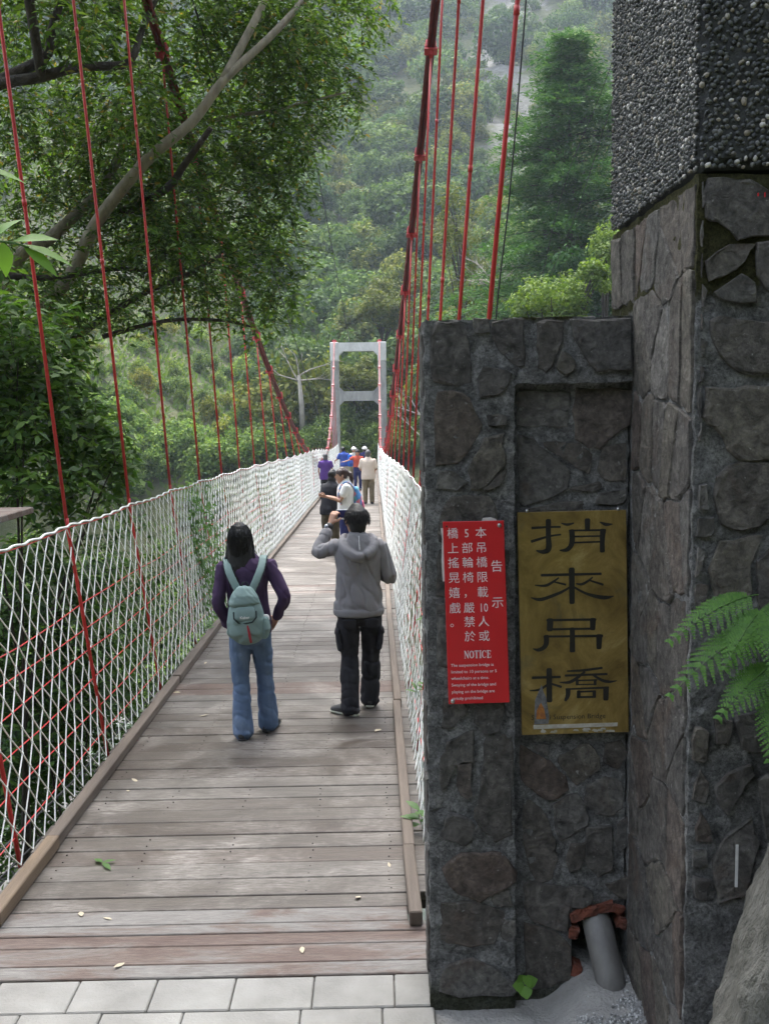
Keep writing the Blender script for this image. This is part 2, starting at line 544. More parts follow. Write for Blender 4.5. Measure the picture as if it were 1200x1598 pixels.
def terrain_mat():
    mt, n, l, b = newmat('hillside_ground')
    mp = coords(n, l, (1, 1, 1))
    t = tex(n, l, mp, 0.35, 8, 0.7, 0.5)
    r = ramp(n, [(0.3, (0.045, 0.055, 0.022)), (0.5, (0.09, 0.105, 0.035)), (0.7, (0.14, 0.14, 0.06))])
    l.new(t.outputs[0], r.inputs[0])
    a = n.new('ShaderNodeAttribute'); a.attribute_name = 'rock'
    t2 = tex(n, l, mp, 1.3, 9, 0.75, 1.0)
    rk = ramp(n, [(0.3, (0.08, 0.08, 0.06)), (0.5, (0.15, 0.148, 0.128)), (0.72, (0.27, 0.265, 0.245))])
    l.new(t2.outputs[0], rk.inputs[0])
    t3 = tex(n, l, mp, 0.22, 7, 0.7)
    ad = n.new('ShaderNodeMath'); ad.operation = 'ADD'; l.new(a.outputs['Fac'], ad.inputs[0]); l.new(t3.outputs[0], ad.inputs[1])
    f = rng_map(n, l, ad.outputs[0], 0.82, 0.96)
    l.new(mixc(n, l, f, r.outputs[0], rk.outputs[0]), b.inputs['Base Color'])
    b.inputs['Roughness'].default_value = 0.95
    addbump(n, l, b, t2.outputs[0], 0.9, 0.6)
    return mt


M['terrain'] = terrain_mat()


def water_mat():
    mt, n, l, b = newmat('river_water')
    mp = coords(n, l, (1, 1, 1))
    t = tex(n, l, mp, 1.4, 6, 0.6, 1.0)
    r = ramp(n, [(0.35, (0.035, 0.05, 0.04)), (0.62, (0.06, 0.08, 0.065)), (0.78, (0.2, 0.21, 0.2))])
    l.new(t.outputs[0], r.inputs[0]); l.new(r.outputs[0], b.inputs['Base Color'])
    b.inputs['Roughness'].default_value = 0.3
    addbump(n, l, b, t.outputs[0], 0.5, 0.2)
    return mt


M['water'] = water_mat()
M['rock'] = island_mat('river_rock', [(0, (0.05, 0.05, 0.044)), (0.5, (0.095, 0.093, 0.085)), (1, (0.17, 0.166, 0.155))], 0.9)


def cloth(name, c, var=0.75, scale=14, bump=0.25, rough=0.85):
    return simple(name, c, tuple(x * var for x in c), scale, rough, bump, 260, spec=0.2, bdist=0.004)


M['skin'] = simple('skin', (0.42, 0.235, 0.155), (0.37, 0.195, 0.125), 12, 0.55, 0.05, 200)
M['hair_black'] = simple('black_hair', (0.008, 0.0075, 0.0075), (0.014, 0.013, 0.012), 30, 0.42, 0.3, 150, stretch=(6, 6, 0.4), spec=0.3)
M['hair_brown'] = simple('dark_red_brown_hair', (0.055, 0.025, 0.02), (0.03, 0.015, 0.012), 30, 0.4, 0.3, 150, stretch=(6, 6, 0.4))
M['hair_grey'] = simple('grey_hair', (0.10, 0.10, 0.10), (0.05, 0.05, 0.05), 30, 0.5, 0.3, 150)
M['eye'] = simple('dark_eye', (0.02, 0.015, 0.012), None, 10, 0.3, 0)
M['lip'] = simple('lips', (0.35, 0.12, 0.10), None, 10, 0.5, 0)
M['purple_dark'] = cloth('dark_purple_fleece', (0.062, 0.036, 0.084))
M['purple'] = cloth('purple_shirt', (0.11, 0.05, 0.25))
M['jeans'] = None
M['hoodie'] = cloth('grey_hoodie', (0.21, 0.205, 0.215), 0.85)
M['black_cloth'] = cloth('black_cloth', (0.024, 0.024, 0.029), 0.7)
M['teal'] = cloth('teal_grey_nylon', (0.20, 0.285, 0.275), 0.82, 10, 0.3, 0.65)
M['teal_dark'] = cloth('dark_teal_trim', (0.03, 0.04, 0.04))
M['red_strip'] = cloth('red_strip', (0.42, 0.045, 0.06))
M['white_cloth'] = cloth('white_cloth', (0.74, 0.73, 0.72), 0.92)
M['beige'] = cloth('pale_beige_shirt', (0.62, 0.52, 0.43), 0.92)
M['khaki'] = cloth('khaki_trousers', (0.21, 0.17, 0.11))
M['royal'] = cloth('royal_blue_cloth', (0.05, 0.10, 0.40))
M['bright_blue'] = cloth('bright_blue_cloth', (0.02, 0.14, 0.55))
M['navy'] = cloth('navy_cloth', (0.03, 0.035, 0.12))
M['orange_red'] = cloth('orange_red_cloth', (0.55, 0.10, 0.06))
M['pink'] = cloth('pink_cloth', (0.62, 0.16, 0.25))
M['olive'] = cloth('olive_cloth', (0.09, 0.075, 0.05))
M['cream'] = cloth('cream_cloth', (0.6, 0.57, 0.5))
M['sole'] = simple('pale_shoe_sole', (0.45, 0.45, 0.40), (0.36, 0.38, 0.25), 20, 0.7, 0.1, 60)
M['shoe'] = simple('dark_shoe', (0.025, 0.025, 0.03), (0.05, 0.05, 0.05), 20, 0.6, 0.2, 60)
M['silver'] = simple('silver_plastic', (0.42, 0.45, 0.5), None, 10, 0.3, 0, metal=0.6)


def jeans_mat():
    mt, n, l, b = newmat('washed_denim')
    mp = coords(n, l, (1, 1, 0.5))
    t = tex(n, l, mp, 9, 7, 0.65)
    r = ramp(n, [(0.3, (0.05, 0.085, 0.155)), (0.55, (0.09, 0.14, 0.235)), (0.75, (0.17, 0.225, 0.32))])
    l.new(t.outputs[0], r.inputs[0]); l.new(r.outputs[0], b.inputs['Base Color'])
    b.inputs['Roughness'].default_value = 0.85
    t2 = tex(n, l, coords(n, l, (1, 1, 1)), 300, 2)
    addbump(n, l, b, t2.outputs[0], 0.25, 0.004)
    return mt


M['jeans'] = jeans_mat()


def multi_mat():
    mt, n, l, b = newmat('multicolour_print')
    mp = coords(n, l, (1, 1, 1))
    t = n.new('ShaderNodeTexVoronoi'); t.inputs['Scale'].default_value = 14
    l.new(mp.outputs[0], t.inputs['Vector'])
    sx = n.new('ShaderNodeSeparateColor'); l.new(t.outputs['Color'], sx.inputs[0])
    r = ramp(n, [(0, (0.06, 0.2, 0.45)), (0.3, (0.1, 0.35, 0.4)), (0.5, (0.5, 0.15, 0.2)), (0.7, (0.3, 0.35, 0.6)), (0.9, (0.7, 0.5, 0.45))], 'CONSTANT')
    l.new(sx.outputs[0], r.inputs[0]); l.new(r.outputs[0], b.inputs['Base Color'])
    b.inputs['Roughness'].default_value = 0.8
    return mt


M['multi'] = multi_mat()

# ------------------------------------------------------------------ terrain and river
def S(a, b, x):
    t = np.clip((x - a) / (b - a), 0, 1)
    return t * t * (3 - 2 * t)


_ph = RNG.uniform(0, 6.28, (24, 2)); _dr = RNG.uniform(0, 6.28, 24)


def fbm(x, y, base=60.0, octs=6):
    out = np.zeros_like(x, dtype=float); amp = 1.0; k = 2 * np.pi / base
    for o in range(octs):
        for j in range(3):
            q = o * 3 + j
            a = _dr[q]
            out += amp * np.sin((x * np.cos(a) + y * np.sin(a)) * k + _ph[q, 0]) * np.cos((-x * np.sin(a) + y * np.cos(a)) * k * 0.8 + _ph[q, 1]) / 1.6
        amp *= 0.5; k *= 2.03
    return out


def Hgt(x, y):
    x = np.asarray(x, float); y = np.asarray(y, float)
    n = fbm(x, y)
    down = S(4.7, 9.5, y) * S(55.5, 44, y)
    z = -0.35 + down * (-9.2)
    # far mountain
    d = np.maximum(y - 55.0, 0)
    z = z + np.where(d < 25, d * 0.30, 7.5 + (d - 25) * 0.58 + np.maximum(d - 90, 0) * 0.18)
    z = z - 0.55 * S(50, 57, y)
    # left hillside and right bank
    z = z + np.maximum(-x - 11, 0) * 0.50 * S(30, 52, y) * (1 - 0.6 * S(90, 200, y))
    z = z + np.maximum(x - 2.0, 0) * 0.62 * S(14, 26, y) * S(120, 40, y)
    # unseen slope behind and right of the viewer, added to darken the wall
    z = z + np.maximum(-6 - y, 0) * 0.75 + np.maximum(x - 3.2, 0) * 1.2 * S(9, 5, y)
    # the left side of the near bank falls away
    z = z - 3.5 * S(-2.6, -6, x) * S(1.5, 4.6, y) * S(9, 5, y)
    amp = 0.25 + 2.8 * S(58, 130, y) + 1.5 * S(-14, -40, x) * S(30, 60, y)
    flat = S(6, 2.0, np.abs(x)) * S(58, 52, y) + S(12, 6, y) * S(6, 3, np.abs(x))
    z = z + n * amp * (1 - np.clip(flat, 0, 1))
    return z


xs = np.sinh(np.linspace(-3.4, 3.4, 170)) / np.sinh(3.4) * 190
ys = np.concatenate([np.linspace(-60, -4, 20), np.linspace(-3, 70, 90), np.linspace(72, 330, 90)])
GX, GY = np.meshgrid(xs, ys)
GZ = Hgt(GX, GY)
nx, ny = len(xs), len(ys)
idx = np.arange(nx * ny).reshape(ny, nx)
faces = np.stack([idx[:-1, :-1], idx[:-1, 1:], idx[1:, 1:], idx[1:, :-1]], -1).reshape(-1, 4)
tm = mesh(np.stack([GX, GY, GZ], -1).reshape(-1, 3), faces, True)
at = tm.attributes.new('rock', 'FLOAT', 'POINT')


def rockf(x, y):
    """bare rock and scree: a streak down the mountain, outcrops on the left hillside, the river bed"""
    a = x - (0.128 * y + 2 + 3.5 * np.sin(y * 0.07) + 2 * np.sin(y * 0.19))
    w = 4.0 + 0.06 * np.maximum(y - 90, 0)
    s1 = np.exp(-(a / w) ** 2) * S(95, 125, y)
    b = np.exp(-((x + 0.21 * y + 3) / 4) ** 2) * S(75, 95, y) * 0.45
    c = S(9, 14, y) * S(48, 42, y) * 0.7
    e = 0.32 * S(-14, -22, x) * S(45, 60, y) * S(125, 100, y)
    return np.maximum.reduce([s1 * 0.50, b, c, e])


at.data.foreach_set('value', rockf(GX, GY).ravel().astype(np.float32))
props(mk('hillside_terrain', tm, M['terrain']), 'forested mountainside and gorge under the bridge', 'hillside', kind='structure')

wm = mesh([(-60, 12, -9.35), (40, 12, -9.35), (40, 47, -9.35), (-60, 47, -9.35)], [(0, 1, 2, 3)])
props(mk('river_water', wm, M['water']), 'pale green river far below the bridge', 'river', kind='structure')

mb = MB(); rr = random.Random(3)
for i in range(820):
    x = rr.uniform(-30, -1.5) if i < 220 else rr.uniform(-15, -3); y = rr.uniform(9, 46) if i < 220 else rr.uniform(13, 32)
    z = float(Hgt(x, y))
    s = rr.choice((0.15, 0.25, 0.3, 0.5, 0.8)) * rr.uniform(0.7, 1.3)
    mb.ico((x, y, max(z, -9.5) + s * 0.15), (s, s * rr.uniform(.7, 1.2), s * rr.uniform(.5, .8)), 1, 0.2, rr)
props(mk('river_rock_rubble', mb.mesh(), M['rock']), 'grey rocks strewn along the river bed below the netting', 'rocks', kind='stuff')


# ------------------------------------------------------------------ foliage builders
def unit(n):
    v = RNG.normal(size=(n, 3)); return v / np.linalg.norm(v, axis=1, keepdims=True)


def leaves(pos, nrm, dirs, L, Wd, fold=0.0):
    """diamond leaves: one quad each, along dirs, facing nrm"""
    n = len(pos)
    dirs = dirs - nrm * (dirs * nrm).sum(1, keepdims=True)
    dirs /= np.linalg.norm(dirs, axis=1, keepdims=True) + 1e-9
    side = np.cross(nrm, dirs)
    L = np.broadcast_to(np.asarray(L, float), (n,))[:, None]; Wd = np.broadcast_to(np.asarray(Wd, float), (n,))[:, None]
    a = pos; c = pos + dirs * L - nrm * L * fold
    mid = pos + dirs * L * 0.45 + nrm * L * 0.06
    v = np.stack([a, mid - side * Wd / 2, c, mid + side * Wd / 2], 1).reshape(-1, 3)
    return v, np.arange(4 * n).reshape(n, 4)


def join(parts):
    V, F, o = [], [], 0
    for v, f in parts:
        V.append(v); F.append(f + o); o += len(v)
    return np.concatenate(V), np.concatenate(F)


def blob_leaves(c, r, n, L, Wd, up=0.5, squash=0.85, shell=0.35, out=0.9):
    """leaves through a clump's volume, mostly on its shell and facing outward / up"""
    u = unit(n)
    rad = (shell + (1 - shell) * RNG.random(n) ** 0.5)[:, None]
    pos = np.asarray(c) + u * rad * r * np.array([1, 1, squash])
    nr = u * out + RNG.normal(size=(n, 3)) * 0.45 + np.array([0, 0, up])
    nr /= np.linalg.norm(nr, axis=1, keepdims=True)
    d = unit(n) + np.array([0, 0, -0.3]) + u * 0.4
    k = RNG.uniform(0.7, 1.3, n)
    return leaves(pos - d * L * 0.3, nr, d, L * k, Wd * k)


def crown_proto(R_, nclump, per, L, seed_shape=(1, 1, 0.85), cr=0.36):
    parts = []
    for i in range(nclump):
        u = unit(1)[0]; u[2] = abs(u[2]) * 1.2 - 0.35
        u /= np.linalg.norm(u)
        c = u * R_ * np.array(seed_shape) * RNG.uniform(0.45, 0.85)
        c[2] += R_ * 0.75
        parts.append(blob_leaves(c, R_ * cr * RNG.uniform(0.7, 1.25), per, L, L * 0.75))
    return join(parts)


# far wood: one mass of instanced crowns
protos = bpy.data.collections.new('crown_library')
for i in range(6):
    v, f = crown_proto(3.0, (22, 26, 18, 30, 24, 20)[i], 70, 0.42, [(1, 1, .8), (.9, 1.1, 1.0), (1.15, .9, .7), (1, 1, .95), (.8, .8, 1.25), (1.2, 1.1, .65)][i])
    me = mesh(v, f); me.materials.append(M['leaf_forest'])
    # a short stem so crowns never float
    o = bpy.data.objects.new('crown_%s' % 'abcdef'[i], me); protos.objects.link(o)


def gn_scatter(name, pts, scl, rot, idx, tint, coll, label, cat):
    me = bpy.data.meshes.new(name)
    me.vertices.add(len(pts)); me.vertices.foreach_set('co', np.asarray(pts, np.float32).ravel())
    def A(nm, ty, data, key='value'):
        a = me.attributes.new(nm, ty, 'POINT'); a.data.foreach_set(key, np.ascontiguousarray(data).ravel())
    A('scl', 'FLOAT_VECTOR', np.asarray(scl, np.float32), 'vector')
    A('rotz', 'FLOAT_VECTOR', np.asarray(rot, np.float32), 'vector')
    A('pick', 'INT', np.asarray(idx, np.int32))
    A('tint_in', 'FLOAT_COLOR', np.asarray(tint, np.float32), 'color')
    o = bpy.data.objects.new(name, me); COL.objects.link(o)
    g = bpy.data.node_groups.new(name + '_nodes', 'GeometryNodeTree')
    g.interface.new_socket('Geometry', in_out='INPUT', socket_type='NodeSocketGeometry')
    g.interface.new_socket('Geometry', in_out='OUTPUT', socket_type='NodeSocketGeometry')
    N, L = g.nodes, g.links
    gi, go = N.new('NodeGroupInput'), N.new('NodeGroupOutput')
    ci = N.new('GeometryNodeCollectionInfo'); ci.inputs['Collection'].default_value = coll
    ci.inputs['Separate Children'].default_value = True; ci.inputs['Reset Children'].default_value = True
    ip = N.new('GeometryNodeInstanceOnPoints'); ip.inputs['Pick Instance'].default_value = True
    def attr(nm, ty):
        q = N.new('GeometryNodeInputNamedAttribute'); q.data_type = ty; q.inputs['Name'].default_value = nm
        return [s for s in q.outputs if s.name == 'Attribute' and s.enabled][0]
    L.new(gi.outputs[0], ip.inputs['Points']); L.new(ci.outputs[0], ip.inputs['Instance'])
    L.new(attr('pick', 'INT'), ip.inputs['Instance Index'])
    er = N.new('FunctionNodeEulerToRotation'); L.new(attr('rotz', 'FLOAT_VECTOR'), er.inputs[0])
    L.new(er.outputs[0], ip.inputs['Rotation'])
    L.new(attr('scl', 'FLOAT_VECTOR'), ip.inputs['Scale'])
    st = N.new('GeometryNodeStoreNamedAttribute'); st.data_type = 'FLOAT_COLOR'; st.domain = 'INSTANCE'
    st.inputs['Name'].default_value = 'tint'
    L.new(ip.outputs[0], st.inputs['Geometry'])
    L.new(attr('tint_in', 'FLOAT_COLOR'), [s for s in st.inputs if s.name == 'Value' and s.enabled][0])
    L.new(st.outputs[0], go.inputs[0])
    md = o.modifiers.new('scatter', 'NODES'); md.node_group = g
    return props(o, label, cat, kind='stuff')


def scatter_points():
    P, Sc, Ti, Pk = [], [], [], []
    y = 59.0
    while y < 290:
        step = (2.5 if y > 112 else 2.3) + (y - 59) * 0.016
        w = 0.50 * y + 14
        x = -w * 1.02
        while x < w:
            px = x + RNG.uniform(-.5, .5) * step; py = y + RNG.uniform(-.5, .5) * step
            x += step * RNG.uniform(.8, 1.2)
            rk = float(rockf(np.array(px), np.array(py)))
            sparse = RNG.random() < rk * 1.9
            if sparse and RNG.random() < .25: continue
            left = px < -7 - (py - 59) * 0.10 and py < 112
            if left and RNG.random() < 0.2: continue
            s = RNG.uniform(0.55, 1.15) * (0.62 + 0.0035 * (y - 59))
            if left: s *= RNG.uniform(0.3, 0.62)
            if sparse: s *= RNG.uniform(.3, .6)
            elif not left: s *= RNG.choice((.7, .9, 1.0, 1.15, 1.45))
            if abs(px + .75) < 3.0 and py < 62: s *= 0.55
            P.append((px, py, float(Hgt(px, py)) - 0.4 * s))
            sz = s * RNG.uniform(0.8, 1.35)
            Sc.append((s * RNG.uniform(.85, 1.15), s * RNG.uniform(.85, 1.15), sz))
            k = RNG.random()
            if k < 0.16: t = (1.35, 1.0, 0.62)
            elif k < 0.30: t = (1.6, 1.45, 1.35)
            elif k < 0.40: t = (0.62, 0.72, 0.75)
            elif k < 0.46: t = (1.7, 1.15, 0.9)
            else: t = (1, 1, 1)
            if left: t = (t[0] * 1.6, t[1] * 1.45, t[2] * 1.15)
            b = RNG.uniform(0.75, 1.3)
            Ti.append((t[0] * b, t[1] * b, t[2] * b, 1))
            Pk.append(RNG.integers(0, 6))
        y += step * 0.85
    # slopes out of the frame that shade the near bank
    for i in range(220):
        px, py = RNG.uniform(-45, 45), RNG.uniform(-55, -5)
        P.append((px, py, float(Hgt(px, py)))); s = RNG.uniform(.8, 1.5)
        Sc.append((s, s, s)); Ti.append((.8, .8, .8, 1)); Pk.append(RNG.integers(0, 6))
    for i in range(420):
        px, py = RNG.uniform(3.5, 34), RNG.uniform(17, 62)
        if px < 6 and py < 36: continue
        P.append((px, py, float(Hgt(px, py)) - .3)); s = RNG.uniform(.28, .62)
        Sc.append((s, s, s * 1.1)); b = RNG.uniform(.7, 1.2); Ti.append((b * 1.05, b, b * .9, 1)); Pk.append(RNG.integers(0, 6))
    for i in range(420):
        px, py = RNG.uniform(-45, -3.2), RNG.uniform(36, 60)
        P.append((px, py, float(Hgt(px, py)) - .3)); s = RNG.uniform(.18, .5)
        Sc.append((s, s, s * 1.1)); b = RNG.uniform(.9, 1.6); Ti.append((b * 1.3, b * 1.25, b, 1)); Pk.append(RNG.integers(0, 6))
    for i in range(150):
        px, py = RNG.uniform(-7, 6), RNG.uniform(55.2, 62)
        if abs(px + .78) < 1.3 and py < 57: continue
        P.append((px, py, float(Hgt(px, py)) - .2)); s = RNG.uniform(.16, .42)
        Sc.append((s, s, s * 1.15)); b = RNG.uniform(.7, 1.3); Ti.append((b * 1.1, b * 1.05, b * .9, 1)); Pk.append(RNG.integers(0, 6))
    n = len(P)
    rot = np.zeros((n, 3)); rot[:, 2] = RNG.uniform(0, 6.28, n)
    return P, Sc, rot, Pk, Ti


P_, Sc_, rot_, Pk_, Ti_ = scatter_points()
gn_scatter('mountain_forest', P_, Sc_, rot_, Pk_, Ti_, protos, 'dense green forest covering the mountainside behind the bridge', 'forest')
print('forest', len(P_))


def branchy(mb, p, d, r, length, depth, rnd, droop=0.0, spread=0.6, n=6, tips=None):
    pts = [Vector(p)]; rad = [r]
    d = Vector(d).normalized()
    k = 4
    for i in range(k):
        d = (d + Vector((rnd.uniform(-1, 1), rnd.uniform(-1, 1), rnd.uniform(-1, 1) - droop)) * 0.16).normalized()
        pts.append(pts[-1] + d * length / k); rad.append(r * (1 - 0.55 * (i + 1) / k))
    mb.tube(pts, rad, n if depth > 1 else 4)
    if depth <= 0:
        if tips is not None: tips.append(pts[-1])
        return
    for i in range(rnd.choice((2, 3, 3))):
        q = pts[rnd.randint(2, k)]
        e = (d + Vector((rnd.uniform(-1, 1), rnd.uniform(-1, 1), rnd.uniform(-.5, .9))) * spread).normalized()
        branchy(mb, q, e, r * 0.5, length * rnd.uniform(.55, .8), depth - 1, rnd, droop, spread, n, tips)


def make_tree(name, label, base, top_z, blobs, n_per, L, Wd, lm, bark, cat='tree', group=None, lean=(0, 0), trunk_r=0.15, up=0.5):
    """trunk with limbs into every foliage clump"""
    t = thing(name, label, cat, base, group)
    mb = MB(); b = Vector(base)
    top = Vector((b.x + lean[0], b.y + lean[1], top_z))
    pts = [b.lerp(top, k / 5) + Vector((math.sin(k * 2.1) * .06, math.cos(k * 1.7) * .06, 0)) for k in range(6)]
    mb.tube(pts, [trunk_r * (1 - .14 * k) for k in range(6)], 8)
    parts = []
    for (x, y, z, r) in blobs:
        q = pts[min(5, max(1, int(5 * (z - b.z) / max(top_z - b.z, .1)) - 1))]
        c = Vector((x, y, z))
        mid = q.lerp(c, .55) + Vector((0, 0, .12 * (c - q).length))
        mb.tube([q, mid, c], [trunk_r * .4, trunk_r * .25, trunk_r * .08], 5)
        k = max(4, int(n_per))
        for j in range(5):
            u = unit(1)[0] * r * .62
            parts.append(blob_leaves((x + u[0], y + u[1], z + u[2] * .8), r * .55, k // 5, L, Wd, up))
    mk('trunk', mb.mesh(True), bark, t)
    v, f = join(parts)
    mk('crown', mesh(v, f), lm, t)
    return t


# ------------------------------------------------------------------ the bridge: profile
CX = -0.81; HW = 0.93
_py = np.array([3.0, 5.3, 7.3, 10.3, 17, 25.6, 32, 38, 42, 48, 54, 60]); _pz = -np.array([0, 0, .03, .05, .17, .36, .49, .71, .83, .91, .92, .92])


def deck(y):
    return float(np.interp(y, _py, _pz))


_yy = np.arange(3, 60, .1); _zz = np.interp(_yy, _py, _pz)
_zz = np.convolve(np.pad(_zz, 15, 'edge'), np.ones(31) / 31, 'valid')


def deck(y):
    return float(np.interp(y, _yy, _zz))


def cab_z(y):
    d = y - 38.03
    return .52 + (.00876 if d < 0 else .0215) * d * d


def cab_o(y):
    d = y - 38.03
    return 1.10 + (.00065 if d < 0 else .00044) * d * d + .06 * max(0, 9.5 - y)


Y0, DY = 5.02, 1.728
SUS = [Y0 + DY * i for i in range(29)]
SUS = [y for y in SUS if y < 53.4]
bridge = thing('suspension_bridge', 'long footbridge with plank deck, red hanger rods and white rope side nets', 'bridge', (CX, 29, 0))

# deck planks
pm = []
for i in range(4):
    mb = MB(); w = 0.1745
    mb.box((-1.07, -w / 2, -0.045), (1.07, w / 2, 0))
    me = bevelled(mb.mesh(), 0.004)
    me.materials.append(M['plank'])
    pm.append(me)
y = 4.63 + 0.09; k = 0
rp = random.Random(5)
while y < 53.6:
    o = bpy.data.objects.new('plank', pm[k % 4]); COL.objects.link(o)
    o.parent = bridge; o.matrix_parent_inverse = Matrix.Translation(-Vector(bridge.location))
    sl_ = (deck(y + .1) - deck(y - .1)) / .2
    o.location = (CX + rp.uniform(-.012, .012), y + rp.uniform(-.002, .002), deck(y) + rp.uniform(-.003, .002))
    o.rotation_euler = (math.atan(sl_) + rp.uniform(-.006, .006), rp.uniform(-.002, .002), rp.uniform(-.002, .002))
    o.scale = (1, rp.uniform(.975, 1.0), 1)
    y += 0.1795; k += 1
print('planks', k)
nl = MB(); q = 4.72
while q < 14:
    for x in (-.86, -.45, .0, .45, .86):
        for e in (-.045, .045):
            c = (CX + x + rp.uniform(-.012, .012), q + e + rp.uniform(-.006, .006), deck(q) + .0012)
            nl.tube([(c[0], c[1], c[2] - .004), (c[0], c[1], c[2] + .0012)], .0048, 6)
    q += .1795
o = mk('nail_heads', nl.mesh(), M['steel'], bridge); o['kind'] = 'stuff'

# wide boards of the landing
app = props(thing('landing_boards', 'worn wide boards between the pale pavers and the bridge planks', 'boards', (-1.2, 4.3, 0)))
ed = [(3.935, 4.03, .215), (4.036, 4.175, .217), (4.181, 4.275, .215), (4.281, 4.362, .212), (4.368, 4.495, .125), (4.501, 4.626, .128)]
for i, (a, b, xr) in enumerate(ed):
    mb = MB()
    mb.box((-3.0, a, -.05), (xr + R.uniform(-.008, .008), b, -.001 * (i % 3)))
    mk('plank', bevelled(mb.mesh(), .004), M['approach'] if i < 5 else M['plank'], app)

# kerb timbers lying on the planks
for side in (-1, 1):
    y = 4.36 if side < 0 else 4.30
    first = True
    while y < 53:
        ln = (0.86 if side < 0 else 0.72) if first else R.uniform(2.6, 3.6)
        y1 = min(y + ln, 53.6)
        mb = MB()
        nseg = max(1, int(ln / .6)); xk = CX + side * (HW + .035)
        wdt = .07 if side < 0 else .06
        for q in range(1):
            ya, yb = y, y1 - .006
            mb.beam((xk + R.uniform(-.008, .008), ya, deck(ya) + .002), (xk + R.uniform(-.008, .008), yb, deck(yb) + .002), wdt, .072 + R.uniform(-.006, .004))
        mk('kerb_timber', bevelled(mb.mesh(), .006), M['kerb_new'] if first and side < 0 else M['kerb'], bridge)
        y = y1; first = False

# beams under the deck
for side in (-1, 1):
    mb = MB()
    for i in range(30):
        a = 4.4 + i * 1.64
        mb.beam((CX + side * .7, a, deck(a) - .2), (CX + side * .7, a + 1.64, deck(a + 1.64) - .2), .1, .15)
    mk('stringer', mb.mesh(), M['steel'], bridge)


def net_x(side, y, s):
    fl = 1 - .9 * float(S(13, 27, np.array(y)))
    return CX + side * (1.045 + (.275 * s - .05 * s * s) * fl)


NH = 1.60


def net_h(y):
    ph = ((y - Y0) / DY) % 1.0
    return NH - (0.008 + .05 * min(1, y / 30)) * math.sin(math.pi * ph) - 0.10 * min(1, max(0, (y - 36) / 10))


clampm = MB()
clampm.box((-.05, -.045, .055), (.05, .045, .085)); clampm.box((-.06, -.055, -.02), (-.045, .055, .06)); clampm.box((.045, -.055, -.02), (.06, .055, .06))
clampm.box((-.075, -.05, -.06), (.075, .05, -.035)); clampm.box((-.02, -.03, -.12), (.02, .03, -.06))
clampm.tube([(-.055, .03, .085), (-.055, .03, -.06)], .01, 6); clampm.tube([(.055, .03, .085), (.055, .03, -.06)], .01, 6)
cm = clampm.mesh(); cm.materials.append(M['clamp'])

